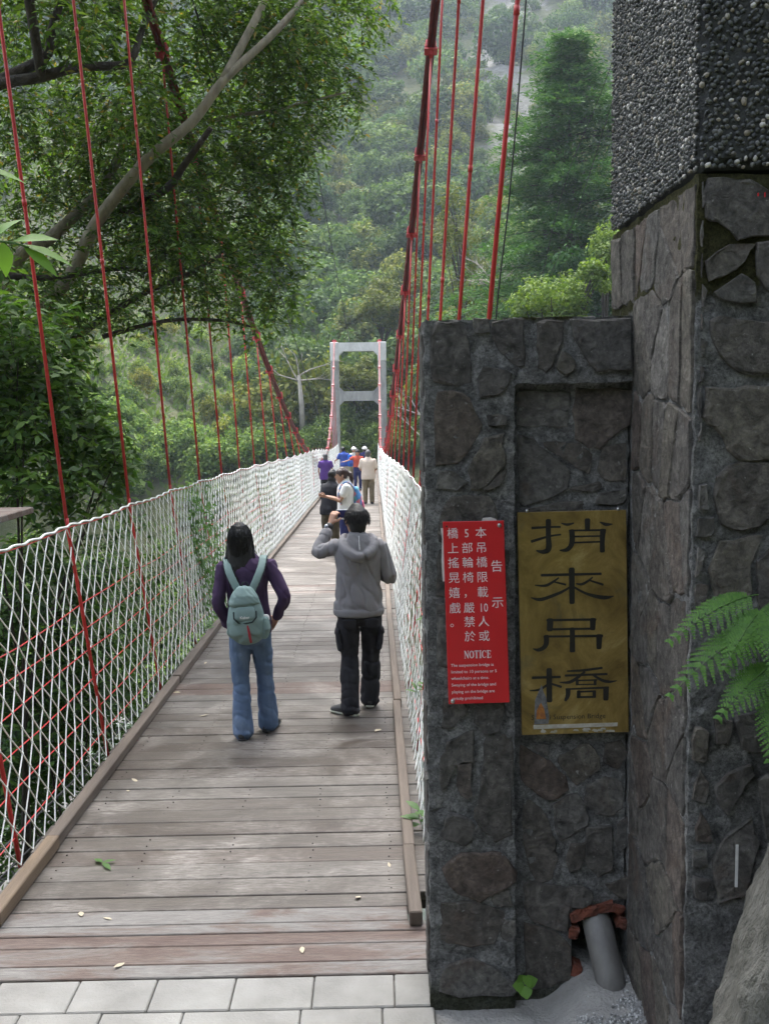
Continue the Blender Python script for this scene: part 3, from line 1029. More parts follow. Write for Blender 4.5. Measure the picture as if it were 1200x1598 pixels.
for side in (-1, 1):
    # main cable: four strands clamped together
    ypts = np.concatenate([np.linspace(3.62, 10, 10), np.linspace(10.8, 54.0, 48)])
    cab = None
    for st, (ox, oz) in enumerate(((-.024, .022), (.024, .022), (-.024, -.022), (.024, -.022))):
        mb = MB()
        mb.tube([(CX + side * cab_o(a) + ox, a, cab_z(a) + oz) for a in ypts], .023, 7)
        o = mk('main_cable' if cab is None else 'strand', mb.mesh(True), M['cable'], bridge if cab is None else cab)
        if cab is None: cab = o
    for y in SUS:
        slope = (cab_z(y + .1) - cab_z(y - .1)) / .2
        o = bpy.data.objects.new('cable_clamp', cm); COL.objects.link(o)
        o.parent = cab
        o.location = (CX + side * cab_o(y), y, cab_z(y)); o.rotation_euler = (math.atan(slope), 0, 0)
    for y in SUS:
        top = Vector((CX + side * cab_o(y), y, cab_z(y) - .1))
        zt = deck(y) + net_h(y)
        kn = Vector((net_x(side, y, 1) + side * .012, y, zt))
        bt = Vector((net_x(side, y, 0) + side * .012, y, deck(y) - .16))
        if top.z > zt + .15:
            mb = MB()
            lo = Vector((kn.x, kn.y, kn.z))
            pts = [lo.lerp(top, t) for t in (0, .25, .5, .75, 1)]
            mb.tube(pts, .0125, 7)
            for t in (.31, .62):
                q = lo.lerp(top, t + R.uniform(-.03, .03)); d = (top - lo).normalized()
                mb.tube([q - d * .022, q + d * .022], .0158, 7)
            mk('hanger_rod', mb.mesh(True), M['red'], bridge)
        mb = MB()
        mb.tube([bt, kn, kn + Vector((0, 0, .06))], .0125 if y < 11 else .0042, 7)
        mk('net_post', mb.mesh(True), M['red'], bridge)
        if side < 0:
            mb = MB(); mb.beam((net_x(-1, y, 0) - .06, y, deck(y) - .26), (net_x(1, y, 0) + .06, y, deck(y) - .26), .1, .12)
            mk('cross_beam', mb.mesh(), M['steel'], bridge)
    # thin red wires along the outside of the net
    for s in (.10, .22, .34, .46, .56, .66):
        mb = MB()
        mb.tube([(net_x(side, a, s) + side * .022, a, deck(a) + s * net_h(a) + .012 * math.sin(a * 1.8 + s * 20)) for a in np.arange(4.4, 53.5, .6)], .0042, 5)
        mk('rail_wire', mb.mesh(True), M['red'], bridge)
    # white rope net: nodes on a diamond lattice, two families of strands
    dyn, NL = .092, 15
    ni = int((53.4 - 4.75) / dyn)
    jy = RNG.normal(0, .0052, (ni + 1, NL + 1)); jz = RNG.normal(0, .0055, (ni + 1, NL + 1)); jx = RNG.normal(0, .004, (ni + 1, NL + 1))
    wob = RNG.uniform(0, 6.28, 6)
    rope = MB(); rope2 = MB()

    def node(i, j):
        y = 4.75 + i * dyn + jy[i, j] + .012 * math.sin(i * .11 + wob[0]) * (1 - j / NL)
        s = j / NL
        h = net_h(y)
        z = deck(y) + .03 + s * (h - .03)
        if 0 < j < NL: z += jz[i, j] + .010 * math.sin(i * .17 + wob[1])
        x = net_x(side, y, s) + side * (.035 * math.sin(math.pi * s) * math.sin(y * 1.3 + wob[2])) + (jx[i, j] if 0 < j < NL else 0)
        return (x, y, z)
    for fam in (1, -1):
        for i0 in range(-NL, ni + NL + 1):
            if i0 % 2: continue
            pts = [node(i0 + fam * j, j) for j in range(NL + 1) if 0 <= i0 + fam * j <= ni]
            if len(pts) > 1:
                (rope if fam == 1 or pts[0][1] > 10 else rope2).tube(pts, (.0044 if pts[0][1] < 8.5 else .0056 if pts[0][1] < 11 else .0075 if pts[0][1] < 15 else .0098) * (1 if fam == 1 else .92), 4, False)  # far strands thicker and all white, imitating the net's burnt-out brightness
    net = mk('rope_net', rope.mesh(), M['rope'], bridge)
    mk('cross_strands', rope2.mesh(), M['rope_old'], net)['kind'] = 'stuff'
    kn = MB()
    for i in range(0, ni + 1):
        for j in range(1, NL):
            if (i + j) % 2: continue
            c = node(i, j)
            if c[1] > 24: continue
            kn.ico(c, (.0075, .009, .009), 1) if c[1] < 9 else kn.box((c[0] - .008, c[1] - .008, c[2] - .009), (c[0] + .008, c[1] + .008, c[2] + .009))
    o = mk('knots', kn.mesh(), M['rope'], net); o['kind'] = 'stuff'
    mb = MB()
    tp = []
    for a in np.arange(4.7, 53.4, .045):
        ph = (a - 4.75) / (dyn * 1.5) * math.pi
        tp.append((net_x(side, a, 1) + .006 * math.cos(ph), a, deck(a) + net_h(a) + .008 + .009 * abs(math.sin(ph / 2))))
    mb.tube(tp, .008, 5)
    mk('top_rope', mb.mesh(True), M['rope'], net)
    mb = MB(); mb.tube([(net_x(side, a, 1), a, deck(a) + net_h(a)) for a in np.arange(4.4, 53.5, .4)], .0042, 5)
    mk('rail_wire', mb.mesh(True), M['red'], bridge)

# ------------------------------------------------------------------ far tower
ft = thing('far_bridge_tower', 'pale concrete portal tower at the far end of the bridge', 'tower', (CX + .06, 54.3, -1))
TY0, TY1 = 54.0, 54.7
lx = [(-2.24, -1.80), (.31, .75)]
for a, b in lx:
    mb = MB(); mb.box((a, TY0, -1.6), (b, TY1, 5.0)); mk('leg', bevelled(mb.mesh(), .03), M['tower_grey'], ft)
    mb = MB(); mb.box((a - .012, TY0 - .012, 5.003), (b + .012, TY1 + .012, 6.0)); mk('leg_head', bevelled(mb.mesh(), .03), M['tower_white'], ft)
mb = MB()
mb.prism([(-1.787, 5.98), (-1.787, 5.30), (-1.55, 5.53), (.06, 5.53), (.297, 5.30), (.297, 5.98)], (0, TY0 + .02, 0), (1, 0, 0), (0, 0, 1), (0, 1, 0), .62)
mk('top_beam', mb.mesh(), M['tower_white'], ft)
mb = MB()
mb.prism([(-1.798, 3.62), (-1.55, 3.38), (.06, 3.38), (.308, 3.66), (.308, 2.62), (.06, 2.86), (-1.55, 2.86), (-1.798, 2.62)], (0, TY0 + .02, 0), (1, 0, 0), (0, 0, 1), (0, 1, 0), .62)
mk('tie_beam', mb.mesh(), M['tower_grey'], ft)
for s in (-1, 1):
    mb = MB(); x = CX + s * cab_o(54)
    mb.box((x - .11, TY0 + .1, 6.003), (x + .11, TY1 - .1, 6.12)); mk('saddle', mb.mesh(), M['clamp'], ft)
    # back-stay going down behind the tower
    mb = MB(); mb.tube([(x, 54.2, 6.14), (x + s * .6, 64, 1.0)], .045, 6); mk('back_stay', mb.mesh(True), M['cable'], ft)

# ------------------------------------------------------------------ pavement and ground at the landing
pav = MB(); pav.box((-3.2, -2.0, -.3), (.205, 3.925, -.03))
pavement = props(mk('pavement', pav.mesh(), M['paver_bed']), 'pale concrete slab pavement at the foot of the bridge', 'pavement', kind='structure')
rows = [(3.925, 3.70, [-1.9, -1.58, -1.25, -.93, -.605, -.28, .05, .205]), (3.696, 3.43, [-2.0, -1.75, -1.42, -1.10, -.78, -.32, .0, .205]), (3.426, 3.16, [-1.9, -1.5, -1.1, -.7, -.3, .205]), (3.156, 2.9, [-1.8, -1.3, -.9, -.5, -.1, .205])]
for a, b, xs_ in rows:
    for i in range(len(xs_) - 1):
        mb = MB(); g = .0022
        mb.box((xs_[i] + g, b + g, -.04), (xs_[i + 1] - g, a - g, R.uniform(-.003, .002)))
        mk('paver', bevelled(mb.mesh(), .005), M['paver'], pavement)


def rough_grid(fn, nu, nv, smooth=True):
    v = [fn(i / nu, j / nv) for j in range(nv + 1) for i in range(nu + 1)]
    f = [(j * (nu + 1) + i, j * (nu + 1) + i + 1, (j + 1) * (nu + 1) + i + 1, (j + 1) * (nu + 1) + i) for j in range(nv) for i in range(nu)]
    return mesh(v, f, smooth)


def nz(p, s, a):
    return a * mnoise.fractal(Vector(p) * s, 1.0, 2.0, 5)


def apron(u, w):
    x = .206 + u * 2.2; y = 2.2 + w * 1.85
    z = -.02 + .03 * u + nz((x, y, 0), 5, .012)
    z += .12 * float(S(.62, .82, np.array(x))) * float(S(3.0, 3.62, np.array(y)))
    return (x, y, z)


props(mk('concrete_apron', rough_grid(apron, 90, 70), M['apron']), 'cracked grey concrete at the foot of the stone wall', 'pavement', kind='structure')


def mound(u, w):
    x = .66 + u * .62; y = 3.02 + w * .66
    e = min(u, 1 - u, 1) ; e = float(S(0, .16, np.array(e))) * float(S(0, .2, np.array(w)))
    return (x + nz((x, y, 5), 6, .02), y, -.03 + e * (.085 + .10 * u) + nz((x, y, 3), 9, .03) + nz((x, y, 9), 60, .006))


props(mk('gravelly_mound', rough_grid(mound, 80, 70), M['gravelly']), 'rough gravelly concrete heap at the foot of the grey pipe', 'mound')
GRAVEL_ON = bpy.data.objects['gravelly_mound']


# ------------------------------------------------------------------ rubble stone wall with the signs
def rough_box(lo, hi, step, amp, seed=0, sc=9):
    bm = bmesh.new()
    lo, hi = Vector(lo), Vector(hi)
    d = hi - lo
    n = [max(1, int(round(d[i] / step))) for i in range(3)]
    vs = {}
    def V(i, j, k):
        key = (i, j, k)
        if key not in vs:
            p = Vector((lo.x + d.x * i / n[0], lo.y + d.y * j / n[1], lo.z + d.z * k / n[2]))
            q = p * sc + Vector((seed, 0, 0))
            o = Vector((mnoise.fractal(q, 1, 2, 4), mnoise.fractal(q + Vector((31, 7, 3)), 1, 2, 4), mnoise.fractal(q + Vector((3, 57, 11)), 1, 2, 4))) * amp
            vs[key] = bm.verts.new(p + o)
        return vs[key]
    for i in range(n[0]):
        for j in range(n[1]):
            for k, flip in ((0, 1), (n[2], 0)):
                q = [V(i, j, k), V(i + 1, j, k), V(i + 1, j + 1, k), V(i, j + 1, k)]
                bm.faces.new(q[::-1] if flip else q)
    for i in range(n[0]):
        for k in range(n[2]):
            for j, flip in ((0, 0), (n[1], 1)):
                q = [V(i, j, k), V(i + 1, j, k), V(i + 1, j, k + 1), V(i, j, k + 1)]
                bm.faces.new(q[::-1] if flip else q)
    for j in range(n[1]):
        for k in range(n[2]):
            for i, flip in ((0, 1), (n[0], 0)):
                q = [V(i, j, k), V(i, j + 1, k), V(i, j + 1, k + 1), V(i, j, k + 1)]
                bm.faces.new(q[::-1] if flip else q)
    me = bpy.data.meshes.new('rough'); bm.to_mesh(me); bm.free()
    return me


def stone_mesh(poly, o, du, dv, dn, h, rnd, inset=.80):
    """a rubble stone: chipped outline, raised face with shallow facets"""
    o, du, dv, dn = map(Vector, (o, du, dv, dn))
    pts = []
    m_ = len(poly)
    # corner cutting keeps the traced outline but softens it
    for i in range(m_):
        a = Vector(poly[i]); b = Vector(poly[(i + 1) % m_])
        L = (b - a).length
        k = max(2, min(5, int(L / .035)))
        for j in range(k):
            t = (j + .12) / k
            p = a.lerp(b, t)
            if L > .02: p += Vector((rnd.uniform(-1, 1), rnd.uniform(-1, 1))) * min(.006, L * .08)
            pts.append(p)
    c = sum(pts, Vector((0, 0))) / len(pts)
    pts = [c + (p - c) * 1.045 for p in pts]
    n = len(pts)
    tilt = (rnd.uniform(-.5, .5), rnd.uniform(-.5, .5))
    def Z(p, base): return base + ((p.x - c.x) * tilt[0] + (p.y - c.y) * tilt[1]) * .06
    v = []
    for (k, d) in ((1.0, -.02), (1.0, h * .45), (.965, h * .9), (.90, h)):
        for p in pts:
            q = c + (p - c) * k
            dz = Z(q, d) + (rnd.uniform(-1, 1) * (.0026 if k < 1 else .004) if d > 0 else 0)
            v.append(o + du * q.x + dv * q.y + dn * dz)
    f = []
    for r in range(3):
        for i in range(n):
            j = (i + 1) % n
            f.append((r * n + i, r * n + j, (r + 1) * n + j, (r + 1) * n + i))
    f.append(tuple(3 * n + i for i in range(n)))
    me = mesh(v, f, False)
    bm = bmesh.new(); bm.from_mesh(me); bmesh.ops.recalc_face_normals(bm, faces=bm.faces)
    bmesh.ops.triangulate(bm, faces=[q for q in bm.faces if len(q.verts) > 4], ngon_method='BEAUTY'); bm.to_mesh(me); bm.free()
    return me


def polys(s): return [[tuple(float(q) / 1000 for q in p.split(',')) for p in l.split()] for l in s.strip().split('\n')]


FRONT = polys("""235,2656 342,2654 355,2578 368,2512 364,2432 236,2434 210,2514 215,2606
372,2673 429,2669 432,2623 385,2614 369,2637
439,2656 559,2668 563,2496 539,2496 485,2530 455,2570
606,2647 633,2657 700,2652 697,2580 680,2540 667,2494 647,2471 610,2488 610,2561
700,2553 747,2513 744,2473 707,2460 677,2487
727,2655 951,2659 956,2483 835,2472 788,2526 754,2586
408,2498 485,2483 512,2470 505,2423 458,2390 397,2378 388,2445
239,2394 297,2406 357,2379 370,2325 404,2284 393,2251 363,2197 322,2144 234,2135 228,2287
421,2317 492,2316 492,2276 424,2277
410,2230 478,2243 488,2128 444,2081 392,2037 362,2041 355,2109
240,2111 294,2110 348,2075 314,2035 233,2043
491,2121 477,2053 396,2034 450,2081
287,2012 430,2013 457,1958 449,1834 244,1838 246,1958
237,1817 333,1822 339,1628 229,1637
360,1822 497,1813 497,1653 359,1628
228,1602 483,1598 489,1380 233,1364
250,1241 347,1239 339,1175 290,1133 248,1119
368,1239 486,1236 464,1108 402,1102 374,1146
262,1062 367,1117 363,995 289,982 285,939 239,882 237,1005
293,976 361,988 358,865 341,844 309,859
405,1084 510,1093 513,702 449,670 435,689 379,748 365,792 394,915
274,790 330,771 372,734 336,654 294,669 227,696
237,565 310,623 463,625 510,569 529,509 424,451 395,427 308,463 270,484
236,425 356,427 471,390 481,349 442,259 345,236 240,273
443,466 500,470 520,409 452,400 428,431
239,152 355,200 451,147 529,69 519,33 305,38 233,60
481,349 524,348 527,288 500,258 466,279""")
REC = polys("""543,2400 744,2397 735,2306 731,2268 543,2274
765,2407 977,2401 971,2275 917,2248 855,2188 814,2188 762,2223 755,2319
635,2205 683,2214 766,2203 825,2168 811,2089 780,2100 732,2142 663,2177
862,2181 951,2207 956,2069 891,2053 842,2099
546,2240 601,2226 628,2198 684,2142 739,2107 729,2038 698,2011 573,1972 546,1979 549,2069 543,2158
753,2045 849,2061 863,2036 801,2016 732,2028
850,2009 953,2028 954,1972 836,1971
573,1961 781,1989 809,1891 587,1881
552,1032 598,1009 669,964 726,912 740,852 698,824 662,810 570,871 555,915
605,1038 658,1041 662,986 612,1009
704,992 818,1041 861,982 861,938 776,870 740,904 701,960
882,1033 938,1046 974,995 939,929 882,953
808,859 883,901 947,878 955,775 920,746 855,747 805,792
677,787 776,841 812,763 820,711 713,646 695,669
570,812 598,804 655,743 691,646 695,572 677,494 627,468 584,522 562,708
813,688 906,701 918,567 914,515 857,486 814,532 806,607
749,630 806,637 806,592 785,525 742,518 734,586
934,701 984,744 992,625 942,589 924,642
575,483 751,454 751,388 732,266 595,320 566,372 566,453
570,300 683,267 752,204 752,69 605,26 570,53
760,470 829,438 839,392 800,362 756,363
877,457 984,495 995,399 946,405""")
PF = polys("""940,2996 982,2996 975,2925 945,2922
946,2884 982,2875 983,2813 943,2809
939,2788 978,2771 983,2720 940,2721
953,2700 1001,2686 989,2632 954,2636
954,2611 989,2602 990,2564 951,2568
947,2539 1003,2529 1000,2487 948,2483
953,2457 992,2457 993,2410 949,2410
999,3004 1114,2998 1179,2968 1231,2935 1234,2843 1097,2832 1040,2883 997,2888
995,2771 1054,2808 1136,2819 1115,2769 1056,2724 1005,2707
1022,2673 1099,2727 1138,2710 1148,2642 1049,2652
1015,2589 1041,2603 1124,2587 1232,2594 1236,2428 1105,2438 1030,2516
1148,2819 1225,2830 1230,2641 1155,2718
947,2386 977,2390 983,2316 966,2299 942,2304
988,2286 993,2251 949,2234 945,2243
1008,2385 1121,2392 1252,2399 1258,2181 1104,2175 1036,2272 997,2294
952,2098 1009,2102 1015,2027 962,2023
1048,2119 1104,2166 1259,2155 1262,2049 1175,1975 1118,1963 1064,1968 1036,2053
971,1992 1033,2000 1030,1938 981,1938
972,1907 1008,1902 1000,1840 974,1809
970,1791 1019,1792 1020,1741 976,1719
1052,1919 1189,1944 1151,1855 1158,1738 1056,1740 1027,1830
1169,1855 1264,1960 1271,1709 1181,1711
972,1340 1027,1336 1028,1241 1014,1227 982,1236
1009,1203 1033,1164 1028,1092 984,1105 983,1153
1011,1068 1047,1001 1048,968 1001,972 992,1008
978,942 1031,947 1038,892 976,887
991,856 1044,843 1034,782 1004,777
1062,1163 1165,1221 1177,1191 1093,1055 1056,1133
1088,982 1169,1041 1194,968 1163,804 1075,757 1049,904
1046,1366 1098,1365 1094,1282 1053,1289
1115,1376 1276,1385 1280,1243 1135,1269
1189,1161 1281,1213 1289,930 1217,980""")
rs = random.Random(21)
wall = thing('stone_sign_wall', 'dark rubble stone wall carrying the red notice and brass plate', 'wall', (.57, 3.87, 0))
mk('pier', rough_box((.192, 3.70, -.15), (.523, 4.05, 2.665), .018, .007, 1, 22), M['mortar'], wall)
mk('lintel', rough_box((.520, 3.702, 2.43), (.962, 4.05, 2.672), .018, .007, 2, 22), M['mortar'], wall)
mk('panel', rough_box((.520, 3.752, .345), (.962, 4.05, 2.44), .018, .006, 3, 22), M['mortar'], wall)
mk('panel', rough_box((.520, 3.752, -.15), (.757, 4.05, .350), .018, .006, 4, 22), M['mortar'], wall)
mk('panel', rough_box((.757, 3.98, -.15), (.962, 4.10, .35), .03, .012, 5), M['hole'], wall)
for i, p in enumerate(FRONT):
    sm = stone_mesh(p, (0, 3.702, 0), (1, 0, 0), (0, 0, 1), (0, -1, 0), rs.uniform(.007, .017), rs)
    mk('stone', sm, M['stone_brown'] if i in (2, 4, 7, 9, 18, 19, 20, 22) else M['stone'], wall)
for i, p in enumerate(REC):
    sm = stone_mesh(p, (0, 3.754, 0), (1, 0, 0), (0, 0, 1), (0, -1, 0), rs.uniform(.006, .015), rs)
    mk('stone', sm, M['stone_brown'] if i in (1, 8, 10) else M['stone'], wall)
# side of the pier towards the bridge
for i in range(9):
    z = .12 + i * .285
    p = [(3.74, z), (3.88 + rs.uniform(-.05, .05), z + rs.uniform(-.02, .02)), (3.9 + rs.uniform(-.05, .05), z + .2), (3.75, z + .22)]
    mk('stone', stone_mesh(p, (.192, 0, 0), (0, 1, 0), (0, 0, 1), (-1, 0, 0), .008, rs), M['stone'], wall)

# broken brick round the pipe hole
for i, (x, z, a, L) in enumerate([(.775, .335, .35, .06), (.825, .352, .1, .07), (.885, .368, .2, .075), (.935, .36, -.3, .05), (.955, .30, 1.3, .05), (.762, .26, 1.4, .05), (.775, .10, 1.2, .04), (.945, .06, 1.0, .04)]):
    mb = MB(); Mx = Matrix.Translation((x, 3.765, z)) @ Matrix.Rotation(-a, 4, 'Y')
    mb.box((-L / 2, -.028, -.02), (L / 2, .06, .02), Mx)
    me = bevelled(mb.mesh(), .006)
    for vv in me.vertices: vv.co += Vector((rs.uniform(-1, 1), rs.uniform(-1, 1), rs.uniform(-1, 1))) * .006
    mk('broken_brick', me, M['brick'], wall)

# drain pipe
mb = MB(); mb.tube([(.80, 3.98, .50), (.845, 3.86, .36), (.862, 3.76, .28), (.885, 3.67, .14), (.91, 3.58, -.06)], .058, 20)
pp = mb.mesh(True)
props(mk('drain_pipe', pp, M['pipe']), 'fat grey plastic pipe leaving a broken hole in the wall base', 'pipe')

# ------------------------------------------------------------------ near tower (stone base, pebble-dashed column)
nt_ = thing('pebble_bridge_tower', 'tall bridge tower leg with pebble-dashed shaft on a rubble stone base', 'tower', (1.5, 3.5, 0))
mk('base', rough_box((.972, 3.012, -.3), (2.03, 4.07, 3.02), .03, .007, 7, 18), M['mortar'], nt_)
mb = MB(); mb.box((.966, 3.006, 3.035), (2.036, 4.062, 10.6)); mk('shaft', bevelled(mb.mesh(), .03), M['pebble_bed'], nt_)
mb = MB(); mb.box((-3.66, 3.0, -3), (-2.6, 4.06, 10.6)); mk('far_leg', mb.mesh(), M['pebble_bed'], nt_)
mb = MB(); mb.box((-2.598, 3.2, 9.4), (.964, 3.9, 10.3)); mk('top_beam', mb.mesh(), M['tower_grey'], nt_)
for i, p in enumerate(PF):
    p = [(max(.985, x), z) for x, z in p]
    if i < 7 or 12 <= i < 14 or i in (15, 17, 18, 19) or 22 <= i < 27:
        cxm = sum(q[0] for q in p) / len(p)
    mk('stone', stone_mesh(p, (0, 3.008, 0), (1, 0, 0), (0, 0, 1), (0, -1, 0), rs.uniform(.006, .014), rs), M['stone_brown'] if i in (8, 14, 20, 22, 24) else M['stone'], nt_)


def voronoi(seeds, lo, hi):
    out = []
    for i, s in enumerate(seeds):
        poly = [(lo[0], lo[1]), (hi[0], lo[1]), (hi[0], hi[1]), (lo[0], hi[1])]
        for j, t in enumerate(seeds):
            if i == j: continue
            mx, my = (s[0] + t[0]) / 2, (s[1] + t[1]) / 2
            nx_, ny_ = t[0] - s[0], t[1] - s[1]
            res = []
            for k in range(len(poly)):
                a, b = poly[k], poly[(k + 1) % len(poly)]
                da = (a[0] - mx) * nx_ + (a[1] - my) * ny_; db = (b[0] - mx) * nx_ + (b[1] - my) * ny_
                if da <= 0: res.append(a)
                if (da < 0 < db) or (db < 0 < da):
                    tt = da / (da - db); res.append((a[0] + (b[0] - a[0]) * tt, a[1] + (b[1] - a[1]) * tt))
            poly = res
            if not poly: break
        if len(poly) >= 3: out.append(poly)
    return out


def seeds_in(lo, hi, w, h):
    s = []
    y = lo[1] + h / 2; k = 0
    while y < hi[1] + h * .3:
        x = lo[0] + w * (.25 if k % 2 else .7)
        while x < hi[0] + w * .2:
            s.append((x + rs.uniform(-.3, .3) * w, y + rs.uniform(-.32, .32) * h)); x += w
        y += h; k += 1
    return s


for lo, hi, w, h in (((3.03, .06), (3.70, 3.0), .135, .33), ((3.71, 2.72), (4.05, 3.0), .14, .26)):
    for poly in voronoi(seeds_in(lo, hi, w, h), lo, hi):
        c = (sum(p[0] for p in poly) / len(poly), sum(p[1] for p in poly) / len(poly))
        q = []
        for p in poly:
            d = math.hypot(p[0] - c[0], p[1] - c[1])
            k = max(.3, 1 - .011 / max(d, .02)); q.append((c[0] + (p[0] - c[0]) * k, c[1] + (p[1] - c[1]) * k))
        mk('stone', stone_mesh(q, (.974, 0, 0), (0, 1, 0), (0, 0, 1), (-1, 0, 0), rs.uniform(.006, .014), rs), rs.choice((M['stone'], M['stone_brown'])), nt_)
lo, hi = (1.29, .06), (2.02, 3.0)
for poly in voronoi(seeds_in(lo, hi, .3, .36), lo, hi):
    c = (sum(p[0] for p in poly) / len(poly), sum(p[1] for p in poly) / len(poly))
    q = [(c[0] + (p[0] - c[0]) * .92, c[1] + (p[1] - c[1]) * .92) for p in poly]
    mk('stone', stone_mesh(q, (0, 3.008, 0), (1, 0, 0), (0, 0, 1), (0, -1, 0), .015, rs), M['stone'], nt_)

# pebbles: too small and too many to be told apart singly
bm = bmesh.new(); bmesh.ops.create_icosphere(bm, subdivisions=1, radius=1)
bm.verts.index_update()
IV = np.array([v.co for v in bm.verts]); IF = np.array([[v.index for v in f.verts] for f in bm.faces]); bm.free()


def pebbles(o, du, dv, dn, ul, vl, sp):
    o, du, dv, dn = (np.array(q, float) for q in (o, du, dv, dn))
    us = np.arange(0, ul, sp); vs = np.arange(0, vl, sp * .87)
    U, Vv = np.meshgrid(us, vs); U = U + (np.arange(len(vs)) % 2)[:, None] * sp / 2
    U = (U + RNG.uniform(-.35, .35, U.shape) * sp).ravel(); Vv = (Vv + RNG.uniform(-.35, .35, Vv.shape) * sp).ravel()
    k = (U > 0) & (U < ul) & (RNG.random(len(U)) < .95); U, Vv = U[k], Vv[k]
    n = len(U)
    a = RNG.uniform(0, 6.28, n); ra = sp * RNG.uniform(.36, .66, n); rb = ra * RNG.uniform(.6, .95, n); rc = sp * RNG.uniform(.28, .5, n)
    c, s = np.cos(a), np.sin(a)
    X = IV[None, :, 0] * ra[:, None]; Y = IV[None, :, 1] * rb[:, None]; Z = IV[None, :, 2] * rc[:, None]
    P = o + (U[:, None] + X * c[:, None] - Y * s[:, None])[..., None] * du + (Vv[:, None] + X * s[:, None] + Y * c[:, None])[..., None] * dv + (Z + sp * RNG.uniform(-.05, .15, n)[:, None])[..., None] * dn
    return P.reshape(-1, 3), (IF[None] + (np.arange(n) * 12)[:, None, None]).reshape(-1, 3)


gp, gn_ = [], 0
n = 5200
uu, ww = RNG.random(n), RNG.random(n)
cen = np.array([mound(a, b) for a, b in zip(uu, ww)])
cen[:, 2] += .001
rad = RNG.uniform(.0022, .0062, (n, 1)) * RNG.uniform(.7, 1.3, (n, 3))
o = mk('gravel', mesh((cen[:, None, :] + IV[None] * rad[:, None, :]).reshape(-1, 3), (IF[None] + (np.arange(n) * 12)[:, None, None]).reshape(-1, 3)), M['grit'], GRAVEL_ON); o['kind'] = 'stuff'
pv, pf_ = join([pebbles((.966, 3.01, 3.04), (0, 1, 0), (0, 0, 1), (-1, 0, 0), 1.05, 1.75, .0175), pebbles((.975, 3.006, 3.04), (1, 0, 0), (0, 0, 1), (0, -1, 0), .55, 1.75, .0185)])
o = mk('pebble_dash', mesh(pv, pf_, True), M['pebble'], nt_); o['kind'] = 'stuff'


# ------------------------------------------------------------------ signs
def text_mesh(items, base, du, dv, dn, lift=.0012, bold=0.0):
    """items: (string, u, v, size, align[, xscale]) laid on the plane base+u*du+v*dv; returns one flat mesh"""
    V, F = [], []
    base, du, dv, dn = map(Vector, (base, du, dv, dn))
    for it in items:
        s, u, v, size, al = it[:5]; xs_ = it[5] if len(it) > 5 else 1
        cu = bpy.data.curves.new('lettering', 'FONT')
        cu.body = s; cu.size = size; cu.align_x = al; cu.align_y = 'CENTER' if al == 'CENTER' else 'BOTTOM_BASELINE'
        cu.resolution_u = 2; cu.offset = bold * size; cu.fill_mode = 'FRONT'
        ob = bpy.data.objects.new('lettering', cu); COL.objects.link(ob)
        dg = bpy.context.evaluated_depsgraph_get()
        me = bpy.data.meshes.new_from_object(ob.evaluated_get(dg))
        n = len(V)
        for q in me.vertices:
            V.append(tuple(base + du * (u + q.co.x * xs_) + dv * (v + q.co.y) + dn * lift))
        for p in me.polygons: F.append(tuple(n + k for k in p.vertices))
        bpy.data.objects.remove(ob); bpy.data.curves.remove(cu); bpy.data.meshes.remove(me)
    return mesh(V, F)


def ribbon(pts):
    """tapered brush stroke as a polygon: pts (u, v, width)"""
    L, Rr = [], []
    n = len(pts)
    for i, (x, y, w) in enumerate(pts):
        a = pts[max(i - 1, 0)]; b = pts[min(i + 1, n - 1)]
        t = Vector((b[0] - a[0], b[1] - a[1])).normalized(); nn = Vector((-t.y, t.x))
        L.append((x + nn.x * w / 2, y + nn.y * w / 2)); Rr.append((x - nn.x * w / 2, y - nn.y * w / 2))
    return L, Rr


def stroke_mesh(strokes, P, du, dv, dn, lift):
    """strokes smoothed with Catmull-Rom"""
    V, F = [], []
    P, du, dv, dn = map(Vector, (P, du, dv, dn))
    layer = 0
    for st in strokes:
        if len(st) > 2:
            fine = []
            for i in range(len(st) - 1):
                p0, p1, p2, p3 = st[max(i - 1, 0)], st[i], st[i + 1], st[min(i + 2, len(st) - 1)]
                for k in range(5):
                    t = k / 5
                    fine.append(tuple(.5 * (2 * b + (c - a) * t + (2 * a - 5 * b + 4 * c - d) * t * t + (3 * b - a - 3 * c + d) * t ** 3) for a, b, c, d in zip(p0, p1, p2, p3)))
            fine.append(st[-1]); st = fine
        # rounded ends
        def endcap(p, q):
            d = Vector((p[0] - q[0], p[1] - q[1])).normalized() * p[2] * .22
            return (p[0] + d.x, p[1] + d.y, p[2] * .6)
        st = [endcap(st[0], st[1])] + list(st) + [endcap(st[-1], st[-2])]
        A, B = ribbon(st)
        n = len(V)
        for a, b in zip(A, B):
            for q in (a, b): V.append(tuple(P + du * q[0] + dv * q[1] + dn * (lift + layer * .00006)))
        for i in range(len(A) - 1): F.append((n + 2 * i, n + 2 * i + 1, n + 2 * i + 3, n + 2 * i + 2))
        layer = (layer + 1) % 12
    return mesh(V, F)


def plate(poly, yf, th):
    mb = MB(); mb.prism(poly, (0, yf, 0), (1, 0, 0), (0, 0, 1), (0, 1, 0), th)
    return bevelled(mb.mesh(), .0015)


